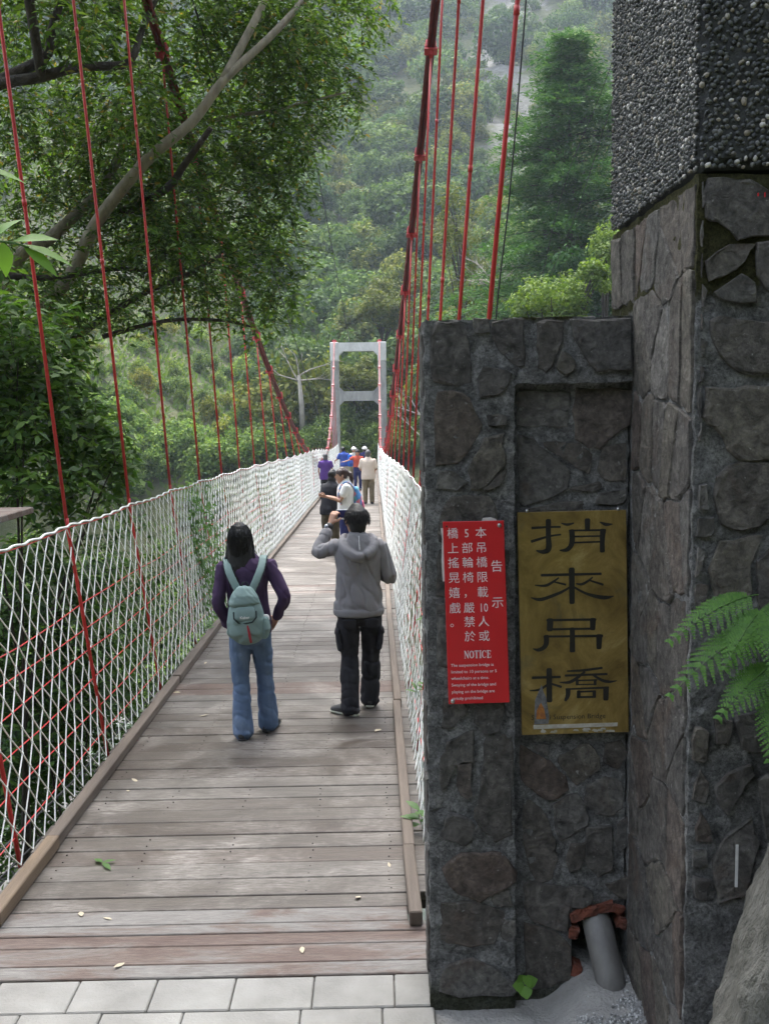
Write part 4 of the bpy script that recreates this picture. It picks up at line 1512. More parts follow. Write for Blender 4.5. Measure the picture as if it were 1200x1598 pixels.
STK = [[tuple(float(q) / 1e4 for q in p.split(',')) for p in l.split()] for l in """5911,18895,104 6529,18923,82 6979,18923,74
7016,19066,37 7241,19005,104 7485,19058,52
5892,18386,111 6530,18564,82 6999,18632,67
6529,19186,204 6530,18564,193 6549,18186,223 6493,18036,193 6305,17982,148 6080,18035,52
8002,19181,215 8004,18823,186
8479,19079,45 8704,18989,130 8948,18996,37
7317,18778,67 8687,18774,82
7411,18776,204 7431,18436,204 7376,18191,186 7207,18043,148 6963,18028,45
8593,18776,223 8566,18380,186 8573,17963,193
7468,18549,67 8520,18551,59
7469,18315,67 8521,18335,67
6269,17091,104 8530,17110,96
7417,17318,223 7434,16010,204
6928,16984,52 6721,16835,89 6420,16688,104 6024,16714,37
6721,16835,59 7193,16713,82
8210,16982,52 8079,16870,82 7816,16721,104 7589,16744,45
8079,16870,59 8609,16689,89
7382,16633,74 7024,16430,104 6458,16210,134 6156,16158,126 5873,16239,30
7477,16632,74 7931,16376,96 8385,16234,141 8726,16190,141 9009,16243,37
6479,15356,89 8346,15354,89
6604,15373,241 6593,14970,230
8233,15364,230 8224,14980,204
6593,15000,82 8243,14998,82
6366,14723,74 8605,14711,104
6461,14741,204 6461,14471,193 6367,14299,167 6158,14206,130 5949,14256,30
8480,14725,241 8468,14234,193
7446,15012,193 7456,14492,204 7457,14136,215
5930,13124,104 6997,13136,89
6570,13443,215 6580,12196,223
6502,12842,82 6197,12652,96 5835,12620,37
6655,12878,74 7036,12746,96
7263,13361,59 7872,13381,96 8595,13465,89
7187,13187,89 8788,13220,89
7929,13321,82 7645,13093,119 7341,12924,119 6967,12930,30
8254,13199,82 8560,12999,111 8866,12916,104 9164,12949,30
7588,12985,59 8400,12994,67
7645,13015,119 7646,12821,111
8332,13003,111 8333,12808,111
7608,12821,52 8371,12827,52
7208,12653,67 8849,12690,89
7296,12652,186 7285,12398,167 7191,12205,104
8754,12684,223 8750,12223,204
7647,12540,74 8354,12555,74
7705,12566,148 7706,12332,148
8304,12555,141 8306,12321,134
7648,12333,82 8355,12332,82""".split('\n')]
bp = thing('brass_name_plate', 'aged brass plate with four large black Chinese characters, set in the wall', 'sign', (.75, 3.72, 1.086))
mk('plate', plate([(.553, 1.086), (.965, 1.091), (.947, 1.952), (.536, 1.949)], 3.712, .014), M['brass'], bp)
mk('lettering', stroke_mesh(STK, (0, 3.712, 0), (1, 0, 0), (0, 0, 1), (0, -1, 0), .0008), M['ink_black'], bp)
mk('lettering', text_mesh([('Shaolai Suspension Bridge', .588, 1.139, .0275, 'LEFT', 1.0)], (0, 3.712, 0), (1, 0, .012), (0, 0, 1), (0, -1, 0), .001), M['ink_black'], bp)
mb = MB()
mb.prism([(.600, 1.129), (.655, 1.131), (.657, 1.16), (.645, 1.235), (.636, 1.255), (.628, 1.285), (.614, 1.25), (.603, 1.225)], (0, 3.712, 0), (1, 0, 0), (0, 0, 1), (0, -1, 0), .0021)
mk('sticker_residue', mb.mesh(), M['sticker'], bp)
mb = MB(); mb.prism([(.607, 1.15), (.645, 1.15), (.638, 1.19), (.625, 1.215), (.61, 1.185)], (0, 3.712, 0), (1, 0, 0), (0, 0, 1), (0, -1, 0), .0027)
mk('rusty_stain', mb.mesh(), M['sticker_orange'], bp)
mb = MB(); mb.prism([(.597, 1.110), (.92, 1.116), (.921, 1.130), (.597, 1.126)], (0, 3.712, 0), (1, 0, 0), (0, 0, 1), (0, -1, 0), .0024)
for i in range(16):
    x = R.uniform(.62, .91); z = 1.100 + R.uniform(-.005, .006); w = R.uniform(.006, .03)
    mb.prism([(x, z), (x + w, z - .003), (x + w * .9, z + .004), (x + w * .3, z + .006)], (0, 3.712, 0), (1, 0, 0), (0, 0, 1), (0, -1, 0), .0012 + i * .0001)
mk('worn_tape', mb.mesh(), M['tape'], bp)
for x, z in ((.572, 1.955), (.915, 1.957)):
    mb = MB(); mb.ico((x, 3.708, z), (.007, .006, .007), 2); mk('screw', mb.mesh(True), M['screw'], bp)

rb = thing('red_notice_board', 'red notice board with white Chinese and English lettering on the pier', 'sign', (.383, 3.66, 1.229))
YS = 3.655
mk('board', plate([(.268, 1.231), (.498, 1.234), (.478, 1.926), (.252, 1.925)], YS, .006), M['sign_red'], rb)
SW, SH = .2285, .693
rdu, rdv = Vector((1, 0, .011)), Vector((-.0245, 0, 1))
org = Vector((.268, YS, 1.231))


def uv(u, v): return (u * SW, (1 - v) * SH)


items = []
vr = (.066, .147, .226, .307, .389, .473, .55, .63)
for ch, v in zip('本吊橋限載', vr): items.append((ch, *uv(.615, v), .0435, 'CENTER'))
items.append(('10', *uv(.622, vr[5]), .046, 'CENTER', .75))
for ch, v in zip('人或', vr[6:]): items.append((ch, *uv(.617, v), .0435, 'CENTER'))
items.append(('5', *uv(.384, vr[0]), .044, 'CENTER', .85))
for ch, v in zip('部輪椅，嚴禁於', vr[1:]): items.append((ch, *uv(.386, v), .0435, 'CENTER'))
for ch, v in zip('橋上搖晃嬉戲。', vr): items.append((ch, *uv(.155, v), .0435, 'CENTER'))
for ch, v in zip('告示', (.25, .448)): items.append((ch, *uv(.856, v), .0465, 'CENTER'))
mk('lettering', text_mesh(items, org, rdu, rdv, (0, -1, 0), .0006, 0.0), M['ink_white'], rb)
en = ['The suspension bridge is', 'limited to 10 persons or 5', 'wheelchairs at a time.', 'Swaying of the bridge and', 'playing on the bridge are', 'strictly prohibited']
mk('lettering', text_mesh([(s, uv(.055, 0)[0], (1 - v) * SH - .005, .0165, 'LEFT', .98) for s, v in zip(en, (.785, .821, .857, .894, .932, .969))], org, rdu, rdv, (0, -1, 0), .0006, .004), M['ink_white'], rb)
# NOTICE in serif capitals
GL = {
    'N': [[(.12, 0, .07), (.12, 1, .07)], [(.14, .97, .17), (.66, .03, .17)], [(.68, 0, .07), (.68, 1, .07)], [(0, .97, .06), (.2, .97, .06)], [(.03, .03, .06), (.24, .03, .06)], [(.56, .97, .06), (.8, .97, .06)]],
    'O': [[(.4 + .31 * math.cos(a), .5 + .46 * math.sin(a), .08 + .09 * abs(math.cos(a))) for a in np.linspace(0, 6.2832, 17)]],
    'T': [[(.38, 0, .17), (.38, 1, .17)], [(.03, .96, .08), (.73, .96, .08)], [(.05, .78, .05), (.05, .98, .06)], [(.71, .78, .05), (.71, .98, .06)], [(.22, .03, .06), (.54, .03, .06)]],
    'I': [[(.2, 0, .17), (.2, 1, .17)], [(.03, .03, .06), (.37, .03, .06)], [(.03, .97, .06), (.37, .97, .06)]],
    'C': [[(.42 + .34 * math.cos(a), .5 + .46 * math.sin(a), .07 + .1 * max(0, -math.cos(a))) for a in np.linspace(.75, 5.5, 15)], [(.69, .68, .05), (.69, .98, .06)]],
    'E': [[(.18, 0, .17), (.18, 1, .17)], [(.03, .96, .07), (.66, .96, .07)], [(.03, .04, .07), (.68, .04, .07)], [(.2, .52, .06), (.5, .52, .06)], [(.5, .4, .05), (.5, .64, .05)], [(.64, .75, .05), (.64, .98, .06)], [(.67, .02, .06), (.67, .27, .05)]]}
st = []; x = 0; hh = .029
wid = {'N': .82, 'O': .82, 'T': .78, 'I': .42, 'C': .82, 'E': .74}
tot = sum(wid[c] + .04 for c in 'NOTICE') * hh * .76
x = SW * .505 - tot / 2; yb = (1 - .747) * SH
for c in 'NOTICE':
    for s in GL[c]: st.append([(x + a * hh * .76, yb + b * hh, w * hh * .9) for a, b, w in s])
    x += (wid[c] + .04) * hh * .76
mk('lettering', stroke_mesh(st, org, rdu, rdv, (0, -1, 0), .0006), M['ink_white'], rb)
for x, z in ((.461, 1.909), (.283, 1.243)):
    mb = MB(); mb.ico((x, YS - .002, z), (.0085, .007, .0085), 2); mk('screw', mb.mesh(True), M['screw'], rb)
mb = MB(); mb.ico((.266, YS - .0005, 1.908), (.004, .002, .004), 1); mk('nail_hole', mb.mesh(True), M['ink_black'], rb)
mb = MB(); mb.prism([(.250, 1.70), (.246, 1.78), (.249, 1.86), (.244, 1.90), (.30, 1.90), (.30, 1.70)], (0, YS + .008, 0), (1, 0, 0), (0, 0, 1), (0, 1, 0), .002)
mb.prism([(.39, 1.90), (.40, 1.936), (.43, 1.938), (.45, 1.932), (.46, 1.90)], (0, YS + .008, 0), (1, 0, 0), (0, 0, 1), (0, 1, 0), .002)
mk('torn_paper', mb.mesh(), M['paper'], rb)
# red and white paint marks on the tower base
mb = MB()
for x, z0, z1, w in ((1.176, 2.90, 2.965, .006), (1.158, 2.945, 2.958, .003), (1.138, 2.948, 2.957, .003)):
    mb.prism([(x - w / 2, z0), (x + w / 2, z0), (x + w / 2, z1), (x - w / 2, z1)], (0, 2.978, 0), (1, 0, 0), (0, 0, 1), (0, 1, 0), .004)
mk('red_paint_drip', mb.mesh(), M['sign_red'], nt_)
mb = MB()
for x, z0, z1, w in ((1.118, .83, .968, .008),):
    mb.prism([(x - w / 2, z0), (x + w / 2, z0), (x + w / 2, z1), (x - w / 2, z1)], (0, 2.976, 0), (1, 0, 0), (0, 0, 1), (0, 1, 0), .004)
mk('white_paint_drip', mb.mesh(), M['paper'], nt_)

# ------------------------------------------------------------------ rock at the right edge
def rock_fn(u, w):
    a = u * 2 * math.pi; z = -.1 + w * 1.9
    cx_ = 1.56 + .24 * w; r = .80 * (1 - .28 * w)
    x = cx_ + r * math.cos(a) * 1.0; y = 2.60 + r * .50 * math.sin(a)
    k = nz((x * 2, y * 2, z * .9), 2.2, .07) + nz((x * 9, y * 9, z * 2.2), 2, .022)
    return (x + math.cos(a) * k, y + math.sin(a) * k, z)


props(mk('boulder', rough_grid(rock_fn, 90, 70), M['boulder']), 'pale weathered rock leaning at the lower right edge of the photo', 'boulder')

# ------------------------------------------------------------------ people
def ringloft(path, radii, ref=(1, 0, 0), n=14, cap=.55):
    """closed tube with elliptical sections; radii (a along ref, b across)"""
    P = [Vector(p) for p in path]
    rd = [(r, r) if not hasattr(r, '__len__') else tuple(r) for r in radii]
    # rounded ends
    t0 = (P[0] - P[1]).normalized(); t1 = (P[-1] - P[-2]).normalized()
    P = [P[0] + t0 * min(rd[0]) * .55 * (cap / .55)] + P + [P[-1] + t1 * min(rd[-1]) * .55]
    k0 = .55 if cap > .3 else .9
    rd = [(rd[0][0] * k0, rd[0][1] * k0)] + rd + [(rd[-1][0] * .55, rd[-1][1] * .55)]
    v = []; ref = Vector(ref)
    prev = None
    for i, p in enumerate(P):
        t = (P[min(i + 1, len(P) - 1)] - P[max(i - 1, 0)]).normalized()
        r0 = ref if prev is None else prev
        a = r0 - t * r0.dot(t)
        if a.length < 1e-4: a = t.orthogonal()
        a.normalize(); b = t.cross(a); prev = a if abs(ref.dot(t)) > .95 else None
        for k in range(n):
            w = 2 * math.pi * k / n
            v.append(p + a * math.cos(w) * rd[i][0] + b * math.sin(w) * rd[i][1])
    f = []
    m_ = len(P)
    for i in range(m_ - 1):
        for k in range(n):
            f.append((i * n + k, i * n + (k + 1) % n, (i + 1) * n + (k + 1) % n, (i + 1) * n + k))
    f.append(tuple(reversed(range(n)))); f.append(tuple(range((m_ - 1) * n, m_ * n)))
    return v, f


def smoothpath(pts, radii, k=3):
    """Catmull-Rom refinement of a joint chain"""
    out, ro = [], []
    rr_ = [(r, r) if not hasattr(r, '__len__') else tuple(r) for r in radii]
    n = len(pts)
    for i in range(n - 1):
        p0, p1, p2, p3 = (Vector(pts[j]) for j in (max(i - 1, 0), i, i + 1, min(i + 2, n - 1)))
        for q in range(k):
            t = q / k
            out.append(.5 * (2 * p1 + (p2 - p0) * t + (2 * p0 - 5 * p1 + 4 * p2 - p3) * t * t + (3 * p1 - p0 - 3 * p2 + p3) * t ** 3))
            ro.append(tuple(a + (b - a) * t for a, b in zip(rr_[i], rr_[i + 1])))
    out.append(Vector(pts[-1])); ro.append(rr_[-1])
    return out, ro


def skin(parts, voxel, smooth=3, fold=0.0, fscale=14.0, stretch=(1, 1, 1), seed=0.0):
    """fuse closed shapes into one continuous surface and add soft folds"""
    mb = MB()
    for v, f in parts: mb.add(v, f)
    me = mb.mesh()
    ob = bpy.data.objects.new('fuse', me); COL.objects.link(ob)
    md = ob.modifiers.new('r', 'REMESH'); md.mode = 'VOXEL'; md.voxel_size = voxel; md.use_smooth_shade = True
    if smooth:
        ms = ob.modifiers.new('s', 'SMOOTH'); ms.iterations = smooth; ms.factor = .5
    dg = bpy.context.evaluated_depsgraph_get()
    out = bpy.data.meshes.new_from_object(ob.evaluated_get(dg))
    bpy.data.objects.remove(ob); bpy.data.meshes.remove(me)
    if fold:
        n = len(out.vertices)
        co = np.empty(n * 3, np.float32); no = np.empty(n * 3, np.float32)
        out.vertices.foreach_get('co', co); out.vertices.foreach_get('normal', no)
        co = co.reshape(-1, 3); no = no.reshape(-1, 3)
        st = Vector(stretch)
        sv = Vector((seed, 3.1, 0))
        def crease(c):
            u = c[0] * st.x + c[2] * st.z; w = c[2] * st.x - c[0] * st.z
            p = Vector((u * fscale, c[1] * fscale * st.y, w * fscale * .38)) + sv
            n1 = mnoise.noise(p); n2 = mnoise.noise(p * 1.7 + sv); n3 = mnoise.noise(Vector(c) * fscale * .6 + sv)
            return 1.0 * n3 + .6 - 1.15 * math.exp(-(n1 / .13) ** 2) * min(1, max(0, .55 + 1.6 * n3)) - .6 * math.exp(-(n2 / .13) ** 2) * min(1, max(0, .5 - 1.6 * n3))
        d = np.array([crease(c) for c in co.tolist()])
        co = co + no * (d * fold)[:, None]
        out.vertices.foreach_set('co', co.astype(np.float32).ravel()); out.update()
    out.polygons.foreach_set('use_smooth', np.ones(len(out.polygons), bool))
    return out


def hand_parts(w, d, pn, size=.17, curl=.5, thumb=1):
    """palm, four fingers of different lengths with two bends, thumb from the side; w wrist, d direction, pn palm normal"""
    w, d, pn = Vector(w), Vector(d).normalized(), Vector(pn)
    pn = (pn - d * pn.dot(d)).normalized(); s = d.cross(pn)
    k = size / .17
    out = [ringloft([w - d * .01, w + d * .04 * k, w + d * .085 * k], [(.026 * k, .018 * k), (.036 * k, .015 * k), (.038 * k, .013 * k)], s, 10)]
    for i, (o, L) in enumerate(((-.030, .062), (-.010, .074), (.010, .070), (.029, .055))):
        p = w + d * .078 * k + s * o * k
        pts = [p]; dd = d.copy()
        for j in range(3):
            ang = curl * (.5 + .5 * j)
            dd = (Matrix.Rotation(ang, 3, s) @ dd)
            if dd.dot(pn) < d.dot(pn) - .01: dd = (Matrix.Rotation(-2 * ang, 3, s) @ dd)
            p = p + dd * L * k * (.42, .32, .26)[j]; pts.append(p)
        out.append(ringloft(pts, [.0088 * k, .0085 * k, .0078 * k, .0068 * k], s, 8))
    b = w + d * .03 * k + s * (-.03 * thumb) * k
    t1 = (d * .6 - s * thumb * .8 + pn * .4).normalized(); t2 = (d * .9 - s * thumb * .2 + pn * .5).normalized()
    out.append(ringloft([b, b + t1 * .034 * k, b + t1 * .034 * k + t2 * .03 * k], [.012 * k, .010 * k, .008 * k], s, 8))
    return out


def person(label, pos, H, rot=0.0, top=None, bottom=None, shoes='shoe', sole=None, hair='hair_black', hairstyle='short', pose=None, voxel=.012, group=None,
           sleeve=1.0, legs='trousers', fit=1.0, detail=False, torso=1.0, lean=0.0, face=False, headturn=0.0, hem=.80, flare=1.0, hat=None, tilt=0.0, topfold=.006, botfold=.005, ears=True, shorts=False):
    """figure facing local +Y; H standing height; pose: joint positions for a 1.6 m figure"""
    k = H / 1.6
    Mx = Matrix.Translation(pos) @ Matrix.Rotation(rot, 4, 'Z') @ Matrix.Rotation(tilt, 4, 'Y') @ Matrix.Scale(k, 4)
    J = dict(la=(-.10, -.02, .075), lk=(-.095, .01, .44), lh=(-.085, 0, .82), ra=(.10, .02, .075), rk=(.095, .02, .44), rh=(.085, 0, .82),
             ls=(-.168, -.005, 1.305), le=(-.225, -.03, 1.045), lw=(-.215, .05, .82), rs=(.168, -.005, 1.305), re=(.225, -.03, 1.045), rw=(.215, .05, .82),
             head=(0, .015, 1.49), neck=(0, 0, 1.35), lhd=(0, .15, -1), rhd=(0, .15, -1), lpn=(1, 0, 0), rpn=(-1, 0, 0), lcurl=.35, rcurl=.35, ltoe=(-.03, 1), rtoe=(.05, 1), hands='lr')
    if pose: J.update(pose)
    V3 = lambda n: Vector(J[n])
    ln = Vector((0, lean, 0))
    def up(p):  # lean of the upper body
        p = Vector(p); f = max(0, (p.z - .85) / .6); return p + ln * f - Vector((0, 0, abs(lean) * .25 * f))
    for n in ('ls', 'le', 'lw', 'rs', 're', 'rw', 'head', 'neck'): J[n] = up(J[n])
    g = thing('person', label, 'person', tuple(pos), group)

    def out(name, parts, mat, vx=voxel, sm=3, fold=0, fs=14, stt=(1, 1, 1), par=None):
        me = skin(parts, vx, sm, fold, fs, stt, seed=pos[0] * 7 + pos[1])
        me.transform(Mx); me.update()
        return mk(name, me, M[mat] if isinstance(mat, str) else mat, par or g)

    def tor(scl, z0, z1, extra=0.0):
        secs = [(.74, .150, .105, 0), (.82, .168, .118, -.008), (.90, .158, .110, -.004), (.99, .138, .097, 0), (1.08, .143, .102, .004), (1.18, .158, .112, .006), (1.26, .172, .104, 0), (1.315, .150, .080, -.004), (1.345, .085, .062, -.004), (1.375, .058, .056, .004)]
        q = [s for s in secs if z0 - 1e-6 <= s[0] <= z1 + 1e-6]
        return ringloft([up((0, s[3], s[0])) for s in q], [(s[1] * scl * torso + extra, s[2] * scl + extra) for s in q], n=20)
    hc = V3('head'); nk = V3('neck')
    hv = Matrix.Rotation(headturn, 3, 'Z')
    # body: one continuous skin from feet to head
    B = [tor(.84, .74, 1.375)]
    for s in 'lr':
        B.append(ringloft(*smoothpath([V3(s + 'h') + Vector((0, 0, .02)), (V3(s + 'h') + V3(s + 'k')) / 2, V3(s + 'k'), V3(s + 'k').lerp(V3(s + 'a'), .35) + Vector((0, -.015, 0)), V3(s + 'a')], [.078, .068, .05, .05, .034])))
        B.append(ringloft(*smoothpath([V3(s + 's'), V3(s + 'e'), V3(s + 'e').lerp(V3(s + 'w'), .3), V3(s + 'w')], [.038, .028, .029, .023], 4)))
        if s in J['hands']:
            B += hand_parts(V3(s + 'w'), J[s + 'hd'], J[s + 'pn'], .165, J[s + 'curl'], 1 if s == 'l' else -1)
    B.append(ringloft([nk + Vector((0, -.005, -.04)), nk.lerp(hc, .5), hc + Vector((0, -.01, -.03))], [(.052, .052), (.047, .05), (.05, .055)]))
    hd = [(-.118, .030, .036, .045), (-.095, .052, .062, .028), (-.055, .068, .084, .012), (-.01, .074, .094, .002), (.035, .076, .097, -.004), (.075, .066, .084, -.008), (.102, .042, .055, -.010)]
    B.append(ringloft([hc + hv @ Vector((0, y_, z_)) for z_, a_, b_, y_ in hd], [(a_, b_) for z_, a_, b_, y_ in hd], ref=hv @ Vector((1, 0, 0)), n=18))
    B.append(ringloft([hc + hv @ Vector((0, .092, .0)), hc + hv @ Vector((0, .108, -.032))], [(.009, .008), (.015, .010)], n=8))
    if ears:
        for s in (-1, 1):
            B.append(ringloft([hc + hv @ Vector((s * .078, -.012, .018)), hc + hv @ Vector((s * .082, -.01, -.012)), hc + hv @ Vector((s * .076, -.004, -.036))], [(.008, .016), (.009, .018), (.007, .010)], n=8))
    out('body', B, 'skin', voxel * (.62 if detail else .8), 2)
    if face:
        for s in (-1, 1):
            mb = MB(); c = hc + hv @ Vector((s * .030, .090, .004)); mb.ico(c, (.013, .008, .006), 2)
            me = mb.mesh(True); me.transform(Mx); mk('eye', me, M['eye'], g)
            mb = MB(); c = hc + hv @ Vector((s * .031, .092, .026)); mb.ico(c, (.018, .006, .004), 2)
            me = mb.mesh(True); me.transform(Mx); mk('eyebrow', me, M['eye'], g)
        mb = MB(); c = hc + hv @ Vector((0, .094, -.060)); mb.ico(c, (.022, .008, .007), 2)
        me = mb.mesh(True); me.transform(Mx); mk('mouth', me, M['lip'], g)
    # lower garment
    T = []
    if legs == 'trousers':
        T.append(tor(.97, .74, .90, .008))
        for s in 'lr':
            h, kn, an = V3(s + 'h'), V3(s + 'k'), V3(s + 'a')
            e = an + (an - kn).normalized() * .035 if not shorts else kn.lerp(an, .05)
            if shorts: T.append(ringloft(*smoothpath([h + Vector((0, 0, .03)), h.lerp(kn, .5), kn + (h - kn) * .05], [(.096, .105), (.092 * fit, .095 * fit), (.085 * fit, .088 * fit)])))
            else: T.append(ringloft(*smoothpath([h + Vector((0, 0, .03)), h.lerp(kn, .5), kn, kn.lerp(an, .45), e], [(.076, .098), (.084 * fit, .090 * fit), (.066 * fit, .068 * fit), (.062 * fit * flare ** .5, .066 * fit * flare ** .5), (.058 * fit * flare, .066 * fit * flare)])))
    out('trousers', T, bottom, voxel * (.75 if detail else 1), 1, botfold, 9, (.3, 1, .95))
    # upper garment
    U = []
    zs_ = [(hem, .170, .122), (.86, .172, .124), (.92, .166, .116), (1.0, .156, .110), (1.10, .155, .110), (1.19, .166, .118), (1.265, .176, .110), (1.315, .155, .088), (1.35, .09, .07), (1.368, .072, .066)]
    zs_ = [z for z in zs_ if z[0] >= hem]
    ff = fit
    U.append(ringloft([up((0, 0, z)) for z, a, b in zs_], [(a * torso * (1 + (ff - 1) * .8) + .015, b * (1 + (ff - 1)) + .016) for z, a, b in zs_], n=22, cap=.06))
    for s in 'lr':
        sh, el, wr = V3(s + 's'), V3(s + 'e'), V3(s + 'w')
        if sleeve >= 1: pts, rd = [sh, sh.lerp(el, .5), el, el.lerp(wr, .5), wr + (el - wr) * .02], [.060, .054, .047, .042, .036]
        elif sleeve > .5: pts, rd = [sh, sh.lerp(el, .5), el, el.lerp(wr, sleeve * 2 - 1)], [.060, .053, .046, .041]
        else: pts, rd = [sh, sh.lerp(el, sleeve), sh.lerp(el, sleeve * 2)], [.066, .064, .064]
        U.append(ringloft(*smoothpath([tuple(p) for p in pts], [r * (1 + (ff - 1) * .7) for r in rd], 3)))
    ug = out('jacket' if sleeve >= .6 else 'shirt', U, top, voxel * (.75 if detail else 1), 1, topfold, 7.5, (.86, 1, .5))
    # shoes
    for s in 'lr':
        a = V3(s + 'a'); t = Vector((J[s + 'toe'][0], J[s + 'toe'][1], 0)).normalized()
        b = Vector((a.x, a.y, 0))
        zl = a.z - .075
        prt = [ringloft([b + Vector((0, 0, zl + .045)) - t * .065, b + Vector((0, 0, zl + .055)) - t * .02, b + Vector((0, 0, zl + .05)) + t * .05, b + Vector((0, 0, zl + .038)) + t * .12, b + Vector((0, 0, zl + .03)) + t * .165], [(.036, .034), (.040, .046), (.042, .040), (.044, .028), (.036, .020)], ref=Vector((t.y, -t.x, 0)), n=12)]
        so_ = out('shoe', prt, shoes, .009, 2)
        sl2 = [ringloft([b + Vector((0, 0, zl + .012)) - t * .07, b + Vector((0, 0, zl + .012)) - t * .02, b + Vector((0, 0, zl + .012)) + t * .06, b + Vector((0, 0, zl + .014)) + t * .13, b + Vector((0, 0, zl + .016)) + t * .172], [(.036, .012), (.041, .012), (.043, .012), (.045, .012), (.036, .010)], ref=Vector((t.y, -t.x, 0)), n=12)]
        out('sole', sl2, sole or 'shoe', .008, 1, par=so_)
    # hair
    hp = []
    cap = [(-.035, .070, .070, -.032), (0, .083, .092, -.018), (.04, .086, .106, -.010), (.08, .074, .094, -.010), (.108, .048, .064, -.010)]
    if hairstyle == 'short': cap = [(-.075, .058, .045, -.052)] + cap
    if hairstyle == 'bob': cap = [(-.10, .078, .06, -.05), (-.06, .084, .075, -.040)] + cap
    hp.append(ringloft([hc + hv @ Vector((0, y_, z_)) for z_, a_, b_, y_ in cap], [(a_, b_) for z_, a_, b_, y_ in cap], ref=hv @ Vector((1, 0, 0)), n=18))
    if hairstyle == 'long':
        hp.append(ringloft([hc + Vector(p) for p in ((0, -.03, .05), (0, -.05, -.02), (0, -.075, -.10), (-.005, -.105, -.19), (-.012, -.13, -.27), (-.02, -.135, -.33))], [(.078, .06), (.090, .055), (.096, .042), (.090, .032), (.068, .022), (.035, .012)], n=18))
    if hairstyle == 'pony':
        hp.append(ringloft([hc + hv @ Vector(p) for p in ((0, -.09, .03), (0, -.135, .02), (0, -.16, -.05), (0, -.15, -.14), (0, -.135, -.2))], [.03, .038, .036, .03, .012], n=12))
    if hair:
        ho = out('hair', hp, hair, voxel * .8, 2, .0022, 24, (1, 1, .05))
    if hat:
        cp = [ringloft([hc + hv @ Vector((0, -.005, .045)), hc + hv @ Vector((0, -.005, .09)), hc + hv @ Vector((0, -.005, .125))], [(.098, .112), (.092, .104), (.06, .07)], n=18),
              ringloft([hc + hv @ Vector((0, .0, .050)), hc + hv @ Vector((0, .0, .060))], [(.135, .150), (.125, .14)], n=18)]
        out('hat', cp, hat, voxel, 1)
    return g, Mx, J, out


DK = lambda y: deck(y) + .001
# woman with the backpack
wx, wy = -.90, 7.14
gw, Mw, Jw, outw = person('woman with long black hair, purple jacket and blue jeans seen from behind', (wx, wy, DK(wy)), 1.555, rot=.04, top='purple_dark', bottom='jeans', hair='hair_black', hairstyle='long',
    pose=dict(la=(-.085, -.09, .075), lk=(-.085, -.02, .44), lh=(-.078, 0, .82), ra=(.095, .07, .075), rk=(.085, .05, .44), rh=(.078, 0, .82), ltoe=(.12, 1), rtoe=(.35, 1),
              ls=(-.165, -.01, 1.30), le=(-.215, -.07, 1.04), lw=(-.165, .02, .85), lhd=(.3, .4, -1), rs=(.165, -.01, 1.30), re=(.275, -.09, 1.06), rw=(.205, .045, .88), rhd=(-.5, .5, -.8), rpn=(-.8, -.4, 0), head=(-.035, .03, 1.485), neck=(-.015, .005, 1.355)),
    voxel=.010, detail=True, fit=.93, flare=1.36, torso=.93, hem=.79, shoes='shoe', ears=False, tilt=-.03, topfold=.010, botfold=.008)
# hair strands over the solid hair
rh_ = random.Random(4)
mb = MB(); hc = Vector(Jw['head'])
for i in range(1500):
    a = rh_.uniform(math.radians(160), math.radians(380)); z0 = .112 - rh_.random() ** 2 * .10
    c, s_ = math.cos(a), math.sin(a)
    L = rh_.choice((.30, .34, .38, .42, .47)) * rh_.uniform(.85, 1.08)
    wv = rh_.uniform(0, 6.28); wa = rh_.uniform(.001, .005); inn = rh_.uniform(.9, 1.05)
    pts = []
    for k in range(10):
        t = k / 9; z = z0 - t * L
        if z > 0: wd = .088 * math.sqrt(max(.04, 1 - (z / .135) ** 2)); bk = .108 * math.sqrt(max(.04, 1 - (z / .135) ** 2))
        elif z > -.16: wd = .088 + .022 * (-z / .16); bk = .108 - .006 * (-z / .16)
        else: wd = .110 - .32 * (-.16 - z); bk = .102
        wd *= inn; bk *= inn
        x = c * wd; y = -abs(s_) * bk - .012 if s_ < .1 else s_ * .03
        if z < -.10: y = min(y, -.072 - .20 * (-.10 - z) * inn); x += -.10 * (-.10 - z)
        pts.append(hc + Vector((x + wa * math.sin(wv + t * 9), y + wa * math.cos(wv + t * 7), z)))
    mb.tube(pts, [.0012, .0019, .002, .002, .002, .002, .0018, .0015, .0011, .0005], 3, False)
me = mb.mesh(True); me.transform(Mw)
o = mk('hair_strands', me, M['hair_black'], gw); o['kind'] = 'stuff'

# backpack on her back
bpk = thing('backpack', 'teal grey backpack with red stripe on the back of the woman in purple', 'backpack', tuple(Mw @ Vector((0, -.18, .83))))


def bput(name, parts, mat, vx=.008, sm=2, fold=0, par=None, fs=12, stt=(1, 1, 1)):
    me = skin(parts, vx, sm, fold, fs, stt); me.transform(Mw); return mk(name, me, M[mat], par or bpk)


Pk = lambda *a: Vector(a)
bput('main_bag', [ringloft([Pk(0, -.20, .795), Pk(0, -.215, .84), Pk(-.002, -.215, .92), Pk(-.004, -.205, 1.0), Pk(-.006, -.19, 1.08), Pk(-.006, -.175, 1.135)], [(.115, .066), (.142, .075), (.140, .075), (.122, .070), (.098, .060), (.064, .042)], n=20)], 'teal', fold=.009, stt=(1, 1, .25), fs=10)
bput('flap', [ringloft([Pk(-.005, -.222, 1.045), Pk(-.006, -.215, 1.09), Pk(-.006, -.188, 1.145)], [(.114, .062), (.103, .058), (.070, .044)], n=20)], 'teal', fold=.006)
pk = bput('front_pocket', [ringloft([Pk(-.002, -.284, .935), Pk(-.002, -.287, .955), Pk(-.002, -.278, 1.0), Pk(-.002, -.268, 1.03)], [(.060, .012), (.080, .015), (.077, .015), (.066, .012)], n=18)], 'teal')
